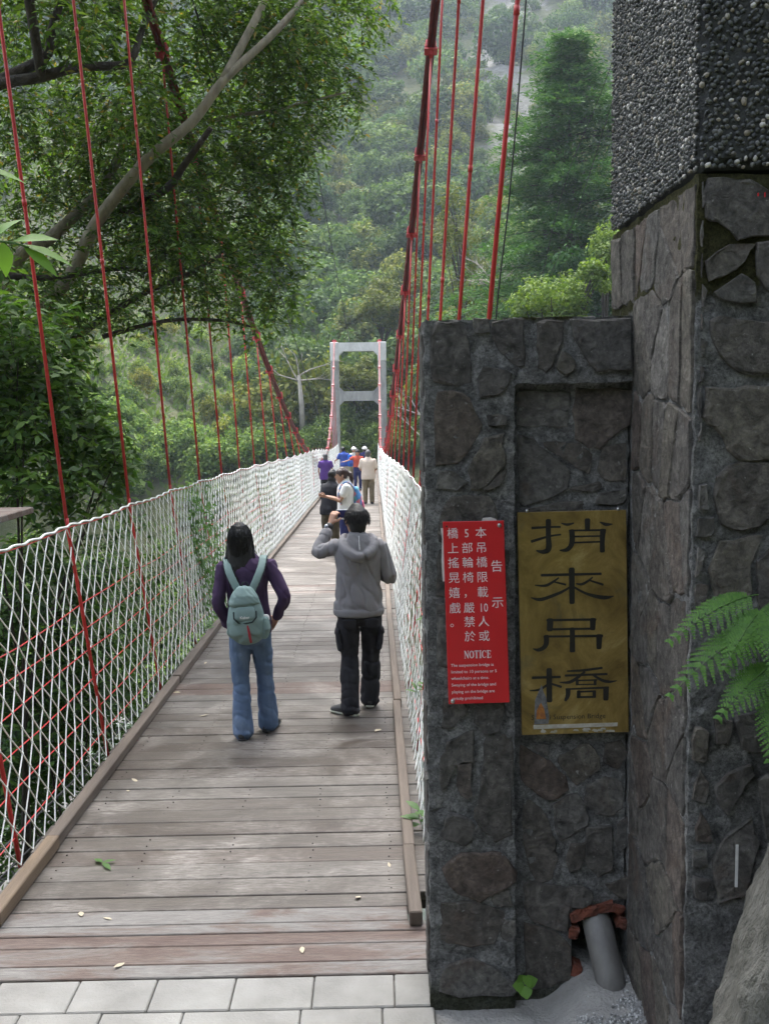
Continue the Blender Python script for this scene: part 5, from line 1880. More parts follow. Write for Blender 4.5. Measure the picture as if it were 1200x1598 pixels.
bput('pocket_piping', [ringloft([Pk(-.083, -.274, 1.0), Pk(-.082, -.287, .955), Pk(-.05, -.293, .922), Pk(0, -.297, .917), Pk(.05, -.293, .925), Pk(.08, -.287, .958), Pk(.079, -.274, 1.0)], [.006] * 7, n=8)], 'teal_dark', .004, 0, par=pk)
bput('side_pocket', [ringloft([Pk(.122, -.20, .80), Pk(.143, -.205, .86), Pk(.136, -.20, .935)], [(.03, .055), (.03, .062), (.026, .055)], n=14)], 'teal', fold=.003)
bput('tissue_packet', [ringloft([Pk(.140, -.215, .92), Pk(.138, -.215, .955)], [(.034, .014), (.03, .012)], n=10)], 'white_cloth')
bput('red_stripe', [ringloft([Pk(.012, -.293, .905), Pk(.020, -.294, .86), Pk(.026, -.291, .81), Pk(.030, -.274, .77)], [(.010, .005)] * 4, n=8)], 'red_strip', .004, 0)
for s in (-1, 1):
    bput('shoulder_strap', [ringloft(*smoothpath([(s * .045, -.175, 1.13), (s * .085, -.160, 1.21), (s * .120, -.115, 1.292), (s * .135, -.02, 1.365), (s * .135, .07, 1.31), (s * .145, .125, 1.2)], [(.030, .007)] * 6), n=10)], 'teal', .005, 1)
    bput('strap_edge', [ringloft(*smoothpath([(s * .074, -.172, 1.13), (s * .116, -.158, 1.21), (s * .151, -.112, 1.29), (s * .166, -.02, 1.362)], [.004] * 4), n=6)], 'teal_dark', .004, 0)
bput('grab_loop', [ringloft([Pk(-.03, -.172, 1.148), Pk(-.012, -.175, 1.20), Pk(.012, -.175, 1.20), Pk(.03, -.172, 1.148)], [.007] * 4, n=8)], 'teal_dark', .004, 0)
tm_ = text_mesh([('Kaber', 0, 0, .028, 'CENTER')], (-.002, -.3055, .962), (1, 0, 0), (0, .06, 1), (0, -1, 0), .001, .01); tm_.transform(Mw)
mk('lettering', tm_, M['white_cloth'], pk)
# jeans pocket patch
for s in (1,):
    mb = MB(); mb.prism([(.055, .745), (.125, .745), (.128, .80), (.128, .85), (.05, .85)], (0, -.136, 0), (1, 0, .0), (0, .02, 1), (0, -1, 0), .006)

# man with the camera
mx_, my_ = -.135, 7.68
gm, Mm, Jm, outm = person('man in grey hooded jacket and black cargo trousers raising a camera', (mx_, my_, DK(my_)), 1.63, rot=.10, top='hoodie', bottom='black_cloth', hair='hair_black', hairstyle='short', shoes='shoe', sole='sole',
    pose=dict(la=(-.09, -.10, .075), lk=(-.075, .0, .44), lh=(-.09, 0, .82), ra=(.085, .10, .085), rk=(.10, .09, .45), rh=(.09, 0, .82), ltoe=(-.75, .65), rtoe=(.15, 1),
              ls=(-.158, -.01, 1.298), le=(-.30, .07, 1.245), lw=(-.195, .20, 1.445), lhd=(.35, .12, .95), lpn=(.6, .6, -.1), lcurl=.75, rs=(.158, -.01, 1.298), re=(.245, .0, 1.04), rw=(.10, .24, 1.16), rhd=(-.6, .4, .6), rpn=(-.5, -.5, .3), rcurl=.6, head=(-.005, .03, 1.487)),
    voxel=.010, detail=True, fit=1.02, torso=.95, flare=1.18, hem=.775, sleeve=.82, topfold=.013, botfold=.010, headturn=.18)
mb = MB()
for i in range(2200):
    u = unit(1)[0]
    if u[2] < -.35 or (u[1] > .25 and u[2] < .55): continue
    hc = Vector(Jm['head']); hv = Matrix.Rotation(.18, 3, 'Z')
    p = Vector((u[0] * .086, u[1] * .104 - .012, u[2] * .088 + .028)); d = Vector((u[0] * .3, u[1] * .3 - .15, -.9 + u[2] * .6)).normalized()
    q = hc + hv @ p
    mb.tube([q, q + hv @ (d * .012 + Vector(u) * .006 + Vector((R.uniform(-1, 1), R.uniform(-1, 1), R.uniform(-1, 1))) * .004), q + hv @ (d * .03 + Vector(u) * .006 + Vector((R.uniform(-1, 1), R.uniform(-1, 1), R.uniform(-1, 1))) * .010)], [.0016, .0014, .0005], 3, False)
me = mb.mesh(True); me.transform(Mm); o = mk('hair_strands', me, M['hair_black'], gm); o['kind'] = 'stuff'
# hood lying on the back, waistband, cuffs, seams, cargo pockets, watch
ho = outm('hood', [ringloft(*smoothpath([(-.095, .03, 1.365), (-.115, -.06, 1.335), (-.085, -.125, 1.265), (0, -.155, 1.225), (.085, -.125, 1.265), (.115, -.06, 1.335), (.095, .03, 1.365)], [(.030, .032), (.040, .036), (.040, .042), (.034, .046), (.040, .042), (.040, .036), (.030, .032)], 4), n=12),
                   ringloft([Pk(0, -.075, 1.385), Pk(0, -.10, 1.33), Pk(0, -.118, 1.27), Pk(0, -.12, 1.23)], [(.085, .022), (.10, .03), (.075, .03), (.035, .02)], n=16)], 'hoodie', .009, 2, .004, 16)
outm('hood_seam', [ringloft([Pk(.0, -.104, 1.385), Pk(0, -.136, 1.33), Pk(0, -.154, 1.285)], [.004] * 3, n=6)], 'white_cloth', .004, 0, par=ho)
outm('waistband', [ringloft([Pk(0, 0, .765), Pk(0, 0, .80), Pk(0, 0, .815)], [(.194, .146), (.200, .150), (.196, .147)], n=22, cap=.05)], 'hoodie', .010, 1)
outm('cuff', [ringloft([Vector(Jm['le']).lerp(Vector(Jm['lw']), .55), Vector(Jm['le']).lerp(Vector(Jm['lw']), .74)], [.052, .047], n=12)], 'hoodie', .008, 1)
for s in (-1, 1):
    outm('cargo_pocket', [ringloft([Pk(s * .148, -.02, .50), Pk(s * .158, -.02, .56), Pk(s * .164, -.02, .63)], [(.022, .060), (.024, .066), (.022, .064)], n=12)], 'black_cloth', .008, 1, .003)
    outm('pocket_flap', [ringloft([Pk(s * .170, -.02, .625), Pk(s * .168, -.02, .66)], [(.026, .074), (.02, .070)], n=12)], 'black_cloth', .008, 1)
    outm('back_pocket', [ringloft([Pk(s * .085, -.128, .69), Pk(s * .085, -.138, .75)], [(.055, .012), (.055, .012)], n=12)], 'black_cloth', .008, 1)
wl = Vector(Jm['lw']); wd = (Vector(Jm['lw']) - Vector(Jm['le'])).normalized()
wa = outm('watch', [ringloft([wl - wd * .034, wl - wd * .012], [.036, .035], n=14)], 'shoe', .006, 1)
outm('watch_face', [ringloft([wl - wd * .023 + Vector((-.022, -.026, .006)), wl - wd * .023 + Vector((-.028, -.034, .006))], [.017, .017], n=12)], 'silver', .004, 0, par=wa)
hc = Vector(Jm['head'])
camt = thing('compact_camera', 'small silver compact camera raised by the man in the grey jacket', 'camera', tuple(Mm @ Vector((-.10, .25, 1.50))))
mb = MB(); mb.box((-.145, .225, 1.485), (-.03, .252, 1.555)); me = bevelled(mb.mesh(), .005, 2); me.transform(Mm); mk('camera_body', me, M['silver'], camt)
mb = MB(); mb.tube([(-.085, .252, 1.52), (-.085, .275, 1.52)], .024, 16); me = mb.mesh(True); me.transform(Mm); mk('lens', me, M['shoe'], camt)
mb = MB(); mb.box((-.135, .221, 1.492), (-.06, .2245, 1.548)); me = mb.mesh(); me.transform(Mm); mk('screen', me, M['navy'], camt)

# people further along
person('grey-haired woman in a purple short-sleeved shirt and black trousers walking away', (-1.555, 32.0, DK(32)), 1.47, rot=.05, top='purple', bottom='black_cloth', hair='hair_grey', hairstyle='bob', sleeve=.3, voxel=.016, hem=.70, fit=1.12,
       pose=dict(la=(-.085, -.08, .075), ra=(.085, .10, .075), le=(-.24, -.03, 1.03), re=(.24, .0, 1.03)))
person('grey-haired man in a pale beige shirt and khaki trousers seen from behind', (-.17, 29.6, DK(29.6)), 1.60, rot=-.05, top='beige', bottom='khaki', hair='hair_grey', hairstyle='short', sleeve=.42, voxel=.016, hem=.74, fit=1.18,
       pose=dict(re=(.24, .02, 1.05), rw=(.20, .16, .98), le=(-.24, .02, 1.05), lw=(-.20, .16, .98)))
gp, Mp, Jp, outp = person('woman with brown ponytail in white shirt holding out a phone', (-.46, 16.0, DK(16)), 1.58, rot=math.radians(95), top='white_cloth', bottom='navy', hair='hair_brown', hairstyle='pony', sleeve=.3, voxel=.012, hem=.78, fit=1.1, face=True,
       pose=dict(le=(-.19, .10, 1.08), lw=(-.10, .32, 1.14), lhd=(.1, 1, .2), lpn=(.6, 0, .6), lcurl=.8, re=(.19, .12, 1.08), rw=(.08, .34, 1.13), rhd=(-.1, 1, .2), rpn=(-.6, 0, .6), rcurl=.8, head=(0, .06, 1.475)))
t = thing('printed_backpack', 'colourful printed backpack worn by the woman with the ponytail', 'backpack', tuple(Mp @ Vector((0, -.15, 1.0))))
me = skin([ringloft([Pk(0, -.17, .88), Pk(0, -.19, .95), Pk(0, -.185, 1.12), Pk(0, -.16, 1.26)], [(.13, .07), (.15, .08), (.14, .075), (.09, .05)], n=18)], .012, 2, .004); me.transform(Mp); bag = mk('main_bag', me, M['multi'], t)
me = skin([ringloft([Pk(0, -.262, .90), Pk(0, -.27, .96), Pk(0, -.262, 1.04)], [(.10, .03), (.11, .035), (.09, .03)], n=14)], .012, 2); me.transform(Mp); mk('front_pocket', me, M['pink'], t)
for s in (-1, 1):
    me = skin([ringloft(*smoothpath([(s * .09, -.14, 1.24), (s * .12, -.09, 1.33), (s * .13, 0, 1.375), (s * .13, .09, 1.30), (s * .13, .13, 1.15), (s * .14, .08, 1.0)], [(.030, .010)] * 6), n=10)], .008, 1); me.transform(Mp); mk('shoulder_strap', me, M['multi'], t)
ph_ = thing('smartphone', 'dark smartphone held out by the woman with the ponytail', 'phone', tuple(Mp @ Vector((0, .44, 1.17))))
mb = MB(); mb.box((-.075, .425, 1.15), (.075, .433, 1.225)); me = bevelled(mb.mesh(), .003); me.transform(Mp); mk('phone_body', me, M['shoe'], ph_)
mb = MB(); mb.box((-.068, .4215, 1.156), (.068, .4245, 1.219)); me = mb.mesh(); me.transform(Mp); mk('screen', me, M['navy'], ph_)
person('dark-haired person in black jacket and olive trousers beside the ponytailed woman', (-.78, 17.4, DK(17.4)), 1.50, rot=-.5, top='black_cloth', bottom='olive', hair='hair_black', hairstyle='bob', voxel=.015, hem=.76, fit=1.15, lean=.10,
       pose=dict(le=(-.22, .08, 1.06), lw=(-.12, .26, 1.0), re=(.22, .08, 1.06), rw=(.12, .26, 1.02)))
person('woman in orange-red top and navy apron facing the camera with one arm out', (-.62, 38, DK(38)), 1.55, rot=math.pi, top='orange_red', bottom='navy', hair='hair_black', hairstyle='bob', sleeve=.3, voxel=.018, hem=.92, face=True,
       pose=dict(re=(.34, .10, 1.20), rw=(.52, .22, 1.15), rhd=(.8, .3, 0), rpn=(0, 0, -1)))
person('man in royal blue shirt and cream trousers leaning at the net', (-1.22, 42, DK(42)), 1.66, rot=.55, top='royal', bottom='cream', hair='hair_black', hairstyle='short', sleeve=.4, voxel=.018, hem=.80, lean=.12, fit=1.15,
       pose=dict(le=(-.26, .10, 1.10), lw=(-.28, .30, 1.02)))
t = thing('blue_backpack', 'bright blue backpack on the man in the royal blue shirt', 'backpack', (-1.0, 41.9, DK(42) + 1.0))
me = skin([ringloft([Pk(-.98, 41.86, DK(42) + .86), Pk(-.98, 41.86, DK(42) + 1.0), Pk(-1.0, 41.9, DK(42) + 1.28)], [(.12, .08), (.14, .09), (.10, .06)], n=16)], .014, 2); mk('main_bag', me, M['bright_blue'], t)
me = skin([ringloft([Pk(-.96, 41.78, DK(42) + .9), Pk(-.96, 41.78, DK(42) + 1.05)], [(.08, .03), (.07, .03)], n=12)], .014, 2); mk('front_pocket', me, M['royal'], t)
person('person in cream top and white hat near the far tower', (-.88, 44.5, DK(44.5)), 1.56, rot=math.pi - .3, top='cream', bottom='khaki', hair='hair_black', hairstyle='bob', voxel=.02, hat='white_cloth', face=True)
person('person in navy top and white hat beyond the beige-shirted man', (-.40, 45, DK(45)), 1.56, rot=.3, top='navy', bottom='black_cloth', hair='hair_black', hairstyle='short', voxel=.02, hat='white_cloth')

# ------------------------------------------------------------------ near trees and plants
BR = [
    ('p', .105, .03, [(-6.2, 13.0, -3.5), (-5.6, 13.0, .5), (-4.9, 12.8, 2.4), (-4.2, 12.2, 3.33), (-3.53, 11.96, 3.97), (-3.14, 11.7, 4.51), (-2.5, 11.57, 5.18), (-2.01, 11.75, 5.64), (-1.65, 11.9, 6.15), (-1.16, 12.3, 6.75), (-.75, 12.7, 7.36), (-.43, 12.9, 8.0)]),
    ('p', .055, .03, [(-1.66, 11.9, 6.14), (-1.31, 12.3, 6.97), (-1.17, 12.6, 7.44), (-1.05, 12.7, 8.1)]),
    ('d', .07, .03, [(-3.45, 13.0, 4.79), (-2.94, 12.6, 4.86), (-2.34, 12.0, 4.99), (-2.11, 11.6, 5.1), (-1.74, 11.4, 5.48)]),
    ('d', .075, .03, [(-5.4, 12.6, 1.2), (-5.2, 11.6, 3.5), (-4.6, 10.8, 5.2), (-3.86, 10.5, 5.63), (-3.3, 10.5, 5.75), (-2.97, 10.7, 5.91), (-2.61, 11.0, 6.02), (-2.47, 11.0, 6.13), (-2.42, 11.3, 6.53), (-2.2, 11.6, 7.2)]),
    ('d', .05, .025, [(-3.3, 10.5, 5.75), (-3.0, 9.2, 6.8), (-2.2, 7.8, 7.5), (-.8, 7.2, 8.0), (.7, 6.8, 8.5)]),  # limb added out of view for the clumps shading the near deck
    ('d', .06, .03, [(-3.72, 10.5, 5.72), (-3.26, 10.5, 5.94), (-3.18, 10.5, 6.18), (-3.04, 10.5, 6.6), (-2.9, 10.6, 7.3)]),
    ('d', .055, .02, [(-4.3, 12.9, 3.5), (-3.81, 12.5, 3.25), (-3.19, 12.3, 3.55), (-2.69, 12.2, 3.8), (-2.19, 12.0, 3.96), (-1.76, 12.0, 4.19)]),
    ('p', .09, .05, [(-4.9, 12.6, 2.6), (-4.22, 12.0, 4.06), (-3.79, 12.0, 4.39), (-3.49, 12.3, 4.77), (-3.17, 12.5, 5.19), (-2.9, 12.6, 5.9)]),
    ('d', .05, .02, [(-4.6, 11.6, 3.6), (-4.08, 11.0, 3.84), (-3.7, 11.3, 3.85), (-3.32, 12.0, 4.01), (-3.01, 12.3, 4.09), (-2.67, 12.5, 4.07)]),
    ('p', .03, .012, [(-2.07, 13.3, 6.08), (-1.72, 13.5, 6.21), (-1.24, 13.8, 6.36), (-.86, 14.0, 6.51), (-.3, 14.2, 6.7)]),
    ('d', .032, .015, [(-3.28, 12.3, 3.28), (-2.54, 12.5, 3.48), (-1.94, 13.0, 3.52), (-1.63, 13.5, 3.48)])]
TREE = [(-3.66, 11.0, 6.56, .57), (-3.05, 11.0, 6.62, .57), (-2.63, 11.5, 6.68, .52), (-2.25, 12.5, 7.12, .65), (-1.68, 13.5, 7.5, .7), (-1.06, 14.0, 7.6, .72), (-.38, 14.5, 7.78, .56), (-.06, 14.5, 8.11, .47), (-3.97, 12.0, 6.02, .62), (-3.52, 12.5, 6.1, .65), (-2.78, 12.0, 6.01, .62), (-2.28, 13.0, 6.62, .67), (-1.76, 14.0, 6.94, .72), (-1.11, 14.5, 7.18, .7), (-.48, 14.5, 7.09, .49), (-.26, 14.5, 6.65, .3), (-4.26, 12.5, 5.35, .56), (-3.78, 13.0, 5.54, .67), (-3.13, 13.0, 5.62, .67), (-2.57, 13.5, 5.9, .7), (-1.97, 14.0, 6.02, .72), (-1.4, 14.5, 6.14, .65), (-.99, 14.5, 6.4, .45), (-4.3, 12.5, 4.52, .48), (-3.74, 12.5, 4.81, .56), (-3.16, 13.0, 4.82, .59), (-2.5, 13.0, 5.05, .67), (-1.92, 13.5, 5.07, .7), (-1.38, 14.0, 5.16, .59), (-1.11, 14.0, 5.5, .34), (-3.93, 12.0, 3.83, .46), (-3.38, 12.5, 4.04, .48), (-2.28, 13.0, 4.33, .63), (-1.69, 13.5, 4.32, .65), (-1.22, 14.0, 4.47, .42), (-2.58, 12.5, 4.49, .48), (-2.05, 13.0, 3.77, .38), (-1.54, 13.5, 3.77, .39), (-1.12, 13.7, 3.96, .32), (-3.65, 12.0, 3.46, .46), (-2.92, 12.5, 3.72, .32), (-3.42, 11.0, 7.46, .78), (-2.71, 12.0, 7.91, .85), (-1.83, 13.0, 8.29, .92), (-.77, 14.0, 8.74, .9), (-5.2, 12, 6.5, 1.1), (-5.2, 11, 5.0, .9), (-5.0, 12.5, 8, 1.2), (-3.2, 8.2, 7.2, 1.0), (-1.8, 7.6, 7.4, 1.0), (-.6, 8.0, 7.8, 1.0), (.7, 7.6, 8.0, 1.0), (-2.4, 6.3, 8.2, 1.1), (-.9, 6.0, 8.4, 1.1), (.6, 6.0, 8.8, 1.1), (-3.8, 9.8, 8.0, .9), (-1.6, 9.8, 8.4, .9)]  # last clumps are above the view, added to shade the near deck
SHRUB = [(-2.98, 8.5, 2.82, .38), (-2.76, 9.0, 2.61, .41), (-2.95, 8.5, 2.28, .44), (-2.67, 9.0, 2.15, .41), (-2.42, 9.0, 1.95, .29), (-2.86, 8.5, 1.84, .38), (-2.52, 9.0, 1.69, .29), (-3.01, 8.5, 3.14, .27), (-2.24, 9.0, 2.09, .17), (-2.85, 9.0, 3.07, .29), (-3.5, 8.5, 2.5, .6), (-3.4, 9, 3.3, .4)]
LOW = [(-3.18, 9.0, 1.17, .46), (-2.88, 9.5, .91, .49), (-3.1, 9.0, .52, .52), (-2.86, 10.0, .1, .52), (-2.68, 11.0, .75, .43), (-3.12, 9.5, -.29, .55), (-3.33, 9.0, -.51, .41), (-2.9, 10.5, -.71, .37), (-2.59, 12.0, .36, .39), (-2.54, 11.5, -.17, .37), (-3.6, 10, -.9, .5), (-3.8, 9.5, .4, .6)]


def smoothpts(pts, k=4):
    o, r = smoothpath(pts, [1] * len(pts), k); return o


def sprays(blobs, per, twig, nleaf, L, Wd, droop=.5):
    """leafy twigs through each clump: leaves alternate along a drooping twig"""
    parts = []; tw = MB()
    for (x, y, z, r) in blobs:
        n = max(3, int(per * (r / .6) ** 2))
        u = unit(n); rad = RNG.random(n) ** .4
        p0 = np.array([x, y, z]) + u * (rad * r * .95)[:, None] * np.array([1, 1, .9])
        d = u * .7 + RNG.normal(size=(n, 3)) * .5 + np.array([0, 0, -droop]); d /= np.linalg.norm(d, axis=1, keepdims=True)
        for k in range(nleaf):
            t = (k + .5) / nleaf
            pos = p0 + d * (twig * t) + np.array([0, 0, -droop * twig * t * t * .6])
            sd = np.cross(d, np.array([0, 0, 1.0])); sd /= np.linalg.norm(sd, axis=1, keepdims=True) + 1e-6
            ld = d * .55 + sd * (1 if k % 2 else -1) * .8 + RNG.normal(size=(n, 3)) * .25 + np.array([0, 0, -.25])
            nr = np.array([0, 0, 1.0]) + RNG.normal(size=(n, 3)) * .45 + u * .35
            nr /= np.linalg.norm(nr, axis=1, keepdims=True)
            s = RNG.uniform(.75, 1.25, n)
            parts.append(leaves(pos, nr, ld, L * s, Wd * s, .12))
        for i in range(n):
            if i % 2: continue
            a = p0[i]; b = a + d[i] * twig * .55 + np.array([0, 0, -droop * twig * .2]); c = a + d[i] * twig + np.array([0, 0, -droop * twig * .6])
            tw.tube([a, b, c], [.004, .003, .0015], 3, False)
    return join(parts), tw


ot = thing('overhanging_tree', 'large leafy tree with pale slanting limb hanging over the bridge cables', 'tree', (-6.2, 13, -3.5))
for kd, r0, r1, pts in BR:
    p = smoothpts(pts); mb = MB()
    mb.tube(p, [r0 + (r1 - r0) * i / (len(p) - 1) for i in range(len(p))], 10)
    mk('trunk' if r0 == .105 else 'branch', mb.mesh(True), M['bark_pale'] if kd == 'p' else M['bark_dark'], ot)
(lv, lf), tw = sprays(TREE + [(x * .93, y * .93, 2.34 + (z - 2.34) * .93, r * .8) for x, y, z, r in TREE[:41] if R.random() < .55], 104, .30, 9, .098, .037)
mk('crown', mesh(lv, lf), M['leaf_tree'], ot)
mk('twigs', tw.mesh(), M['bark_dark'], ot)['kind'] = 'stuff'

sh = thing('glossy_shrub', 'glossy dark green shrub rising behind the near end of the white net', 'shrub', (-3.2, 8.8, -4.5))
mb = MB()
for i, (x, y, z, r) in enumerate(SHRUB[::2]):
    mb.tube(smoothpts([(-3.3, 8.8, -4.2), (-3.2, 8.8, -.5), ((x - 3.1) / 2, y, z - .9), (x, y, z)]), [.022 - .0015 * k for k in range(13)], 6)
mk('stem', mb.mesh(True), M['bark_dark'], sh)
(lv, lf), tw = sprays(SHRUB + [(x - .25, y + .3, z + .1, r) for x, y, z, r in SHRUB], 95, .24, 8, .11, .05, .3)
mk('crown', mesh(lv, lf), M['leaf_shrub'], sh); mk('twigs', tw.mesh(), M['bark_dark'], sh)['kind'] = 'stuff'
sh = thing('low_shrub', 'dark shrub growing below the deck, seen through the white net', 'shrub', (-3.3, 10, -6))
mb = MB()
for i, (x, y, z, r) in enumerate(LOW[::3]):
    mb.tube(smoothpts([(-3.4, 10, -7.5), (-3.2, 10, -3), (x - .1, y, z - .7), (x, y, z)]), [.02 - .0014 * k for k in range(13)], 6)
mk('stem', mb.mesh(True), M['bark_dark'], sh)
(lv, lf), tw = sprays(LOW + [(x - .3, y + .5, z - .5, r * 1.2) for x, y, z, r in LOW] + [(x - .9, y + 1.5, z - 1.6, r * 1.4) for x, y, z, r in LOW], 85, .24, 8, .10, .045, .3)
mk('crown', mesh(lv, lf), M['leaf_low'], sh); mk('twigs', tw.mesh(), M['bark_dark'], sh)['kind'] = 'stuff'
# undergrowth on the gorge banks below
pts = []
for i in range(420):
    x, y = RNG.uniform(-16, -2.6), RNG.uniform(6, 27)
    z = float(Hgt(x, y))
    if z < -8.8 and RNG.random() < .5: continue
    pts.append((x, y, z + .3, RNG.uniform(.35, .8)))
(lv, lf), tw = sprays(pts, 22, .3, 8, .13, .06, .2)
props(mk('bank_undergrowth', mesh(lv, lf), M['leaf_low']), 'dark green undergrowth on the bank below the bridge', 'undergrowth', kind='stuff')


def big_leaf(p, d, nrm, L, Wd, bend=.25):
    """broad leaf with a midrib fold: 12 faces"""
    p, d, nrm = Vector(p), Vector(d).normalized(), Vector(nrm)
    s = d.cross(nrm).normalized(); nrm = s.cross(d).normalized()
    V = []; prof = [(0, .02), (.18, .30), (.42, .5), (.68, .38), (.88, .16), (1, .01)]
    for t, w in prof:
        c = p + d * L * t - nrm * L * bend * t * t
        V += [c - s * Wd * w + nrm * Wd * .14 * w, c, c + s * Wd * w + nrm * Wd * .14 * w]
    F = []
    for i in range(5):
        a = i * 3
        F += [(a, a + 1, a + 4, a + 3), (a + 1, a + 2, a + 5, a + 4)]
    return V, F


def sprig(name, label, base, path, lvs, mat, cat='plant', stem_r=.003, par=None):
    t = thing(name, label, cat, base)
    mb = MB(); mb.tube(smoothpts(path), stem_r, 6); mk('stem', mb.mesh(True), M['leaf_vine'], t)
    for l in lvs:
        v, f = big_leaf(*l); me = mesh(v, f, True); mk('leaf', me, mat, t)
    return t


sprig('leafy_twig', 'bright green leafy twig poking in at the left edge, lower of two', (-1.35, 3.0, 2.75), [(-1.35, 3.0, 2.76), (-1.2, 3.0, 2.83), (-1.08, 3.0, 2.85), (-1.0, 2.99, 2.83)],
      [((-1.03, 3.0, 2.84), (1, .1, -.18), (0, -.5, 1), .155, .05), ((-1.02, 3.0, 2.835), (.8, -.2, -.5), (.2, -.6, .8), .13, .045), ((-1.05, 3.0, 2.85), (.7, -.1, .15), (-.1, -.6, .8), .13, .05), ((-1.08, 3.0, 2.85), (.15, -.1, -.9), (.6, -.8, .2), .10, .05), ((-1.1, 3.0, 2.86), (.5, .1, .9), (-.6, -.7, .4), .09, .06, .5)], M['leaf_bright'])
sprig('leafy_twig', 'bright green leaves poking in at the left edge, upper of two', (-1.4, 3.0, 3.0), [(-1.4, 3.0, 3.0), (-1.25, 3.0, 3.05), (-1.13, 3.0, 3.06)],
      [((-1.14, 3.0, 3.06), (1, .05, -.08), (0, -.5, 1), .13, .045), ((-1.14, 3.0, 3.05), (.9, -.1, -.4), (.1, -.5, .9), .09, .04), ((-1.15, 3.0, 3.07), (.8, .1, .5), (-.3, -.6, .7), .09, .05)], M['leaf_bright'])

# vine on the left net and sprigs through the right net
t = thing('climbing_vine', 'pale green vine climbing the white net on the left', 'vine', (net_x(-1, 11.3, 0), 11.3, deck(11.3)))
mb = MB(); parts = []
for k in range(7):
    y0 = 11.0 + k * .22; y = y0; path = []
    for j in range(9):
        s = j / 8; y += R.uniform(-.16, .12); path.append((net_x(-1, y, s) + .012, y, deck(y) + .05 + s * net_h(y) * (1 if k % 2 else .8)))
    mb.tube(path, .003, 4)
    P = np.array([p for p in smoothpts(path, 5)])
    P = np.repeat(P, 2, 0) + RNG.normal(0, .03, (len(P) * 2, 3)) + np.array([.02, 0, 0])
    nr = np.array([.8, -.3, .5]) + RNG.normal(size=P.shape) * .35; nr /= np.linalg.norm(nr, axis=1, keepdims=True)
    parts.append(leaves(P, nr, RNG.normal(size=P.shape) + np.array([0, 0, -.5]), RNG.uniform(.04, .075, len(P)), RNG.uniform(.035, .06, len(P))))
mk('stem', mb.mesh(True), M['leaf_vine'], t)
v, f = join(parts); mk('leaves', mesh(v, f), M['leaf_vine'], t)['kind'] = 'stuff'
for nm, lb, y, s0, n in (('net_weed', 'green weed sprouting beside the kerb at the right net', 5.35, .02, 9), ('net_weed', 'narrow-leaved sprig poking through the right net at waist height', 6.4, .62, 6), ('net_weed', 'small tuft of leaves low in the right net beyond the first weed', 6.9, .22, 6), ('net_weed', 'small green tuft at the kerb under the climbing vine', 10.6, .03, 8)):
    sd = -1 if 'vine' in lb else 1
    x = net_x(sd, y, s0) - sd * .015; z = deck(y) + s0 * NH + .03
    lvs = []
    for k in range(n):
        a = R.uniform(0, 6.28)
        lvs.append(((x, y, z + R.uniform(-.03, .06)), (math.cos(a) - .5 * sd, math.sin(a) * .7 - .3, R.uniform(-.1, .7)), (0, -.3, 1), R.uniform(.07, .13), R.uniform(.02, .035) if s0 > .1 else .045))
    sprig(nm, lb, (x, y, z - .05), [(x + sd * .03, y, z - .08), (x, y, z), (x - sd * .01, y, z + .06)], lvs, M['leaf_vine'], 'weed', .0025)
sprig('wall_weed', 'small bright green seedling at the foot of the stone wall', (.545, 3.66, .03), [(.56, 3.68, .03), (.548, 3.65, .09), (.55, 3.64, .12)],
      [((.55, 3.64, .12), (.3, -.4, .5), (0, -.8, .5), .05, .05, .1), ((.55, 3.64, .11), (-.8, -.3, .2), (0, -.8, .5), .05, .05, .1), ((.55, 3.64, .11), (.1, -.6, -.5), (0, -.8, .6), .05, .055, .1), ((.55, 3.64, .12), (.9, -.2, .4), (0, -.8, .5), .055, .05, .1), ((.548, 3.65, .12), (-.3, -.3, .6), (0, -.9, .4), .045, .045, .1)], M['leaf_bright'], 'weed', .002)
sprig('wall_weed', 'tiny fern tuft where the tower base meets the gravelly mound', (1.02, 2.99, .2), [(1.02, 2.995, .16), (1.02, 2.98, .2)],
      [((1.02, 2.98, .2), (math.cos(a), -.5, abs(math.sin(a)) * .6), (0, -.7, .7), .035, .02, .1) for a in (0, .8, 1.6, 2.4, 3.1)], M['fern'], 'weed', .0015)


def frond(parts, stems, p0, p1, sag, L0, n=14, roll_=0.0):
    """fern frond: rachis with paired pinnae, each pinna cut into small lobes"""
    p0, p1 = Vector(p0), Vector(p1)
    d0 = (p1 - p0); Lr = d0.length
    side0 = d0.normalized().cross(Vector((0, -.8, .6))).normalized()
    pts = [p0 + d0 * t + Vector((0, -.02 * math.sin(t * 3), sag * 4 * t * (1 - t))) for t in np.linspace(0, 1, n + 1)]
    stems.tube(pts, [.0024 - .0017 * i / n for i in range(n + 1)], 5, False)
    for i in range(2, n + 1):
        t = i / n; c = pts[i]; tg = (pts[i] - pts[i - 1]).normalized()
        PL = L0 * math.sin(math.pi * min(1, .16 + .84 * t) ** .8) * .95 + .012
        if t > .97: PL = .015
        for sd in (-1, 1):
            dv = (side0 * sd * .9 + tg * .45 + Vector((0, -.12, -.35))).normalized()
            nn = Vector((0, -.75, .55)); nn = (nn - dv * nn.dot(dv)).normalized()
            ls = dv.cross(nn)
            m_ = max(4, int(PL / .0066))
            for j in range(m_):
                u = (j + .5) / m_
                q = c + dv * PL * u + Vector((0, 0, -.18 * PL * u * u))
                w = .0120 * (1 - u * .8) * (PL / L0 * .5 + .5)
                for s2 in (-1, 1):
                    a = q - dv * .0036; b = q + dv * .0036; e = q + ls * s2 * w + dv * .004
                    parts.append(((a, b, e + dv * .0018, e - dv * .0030)))


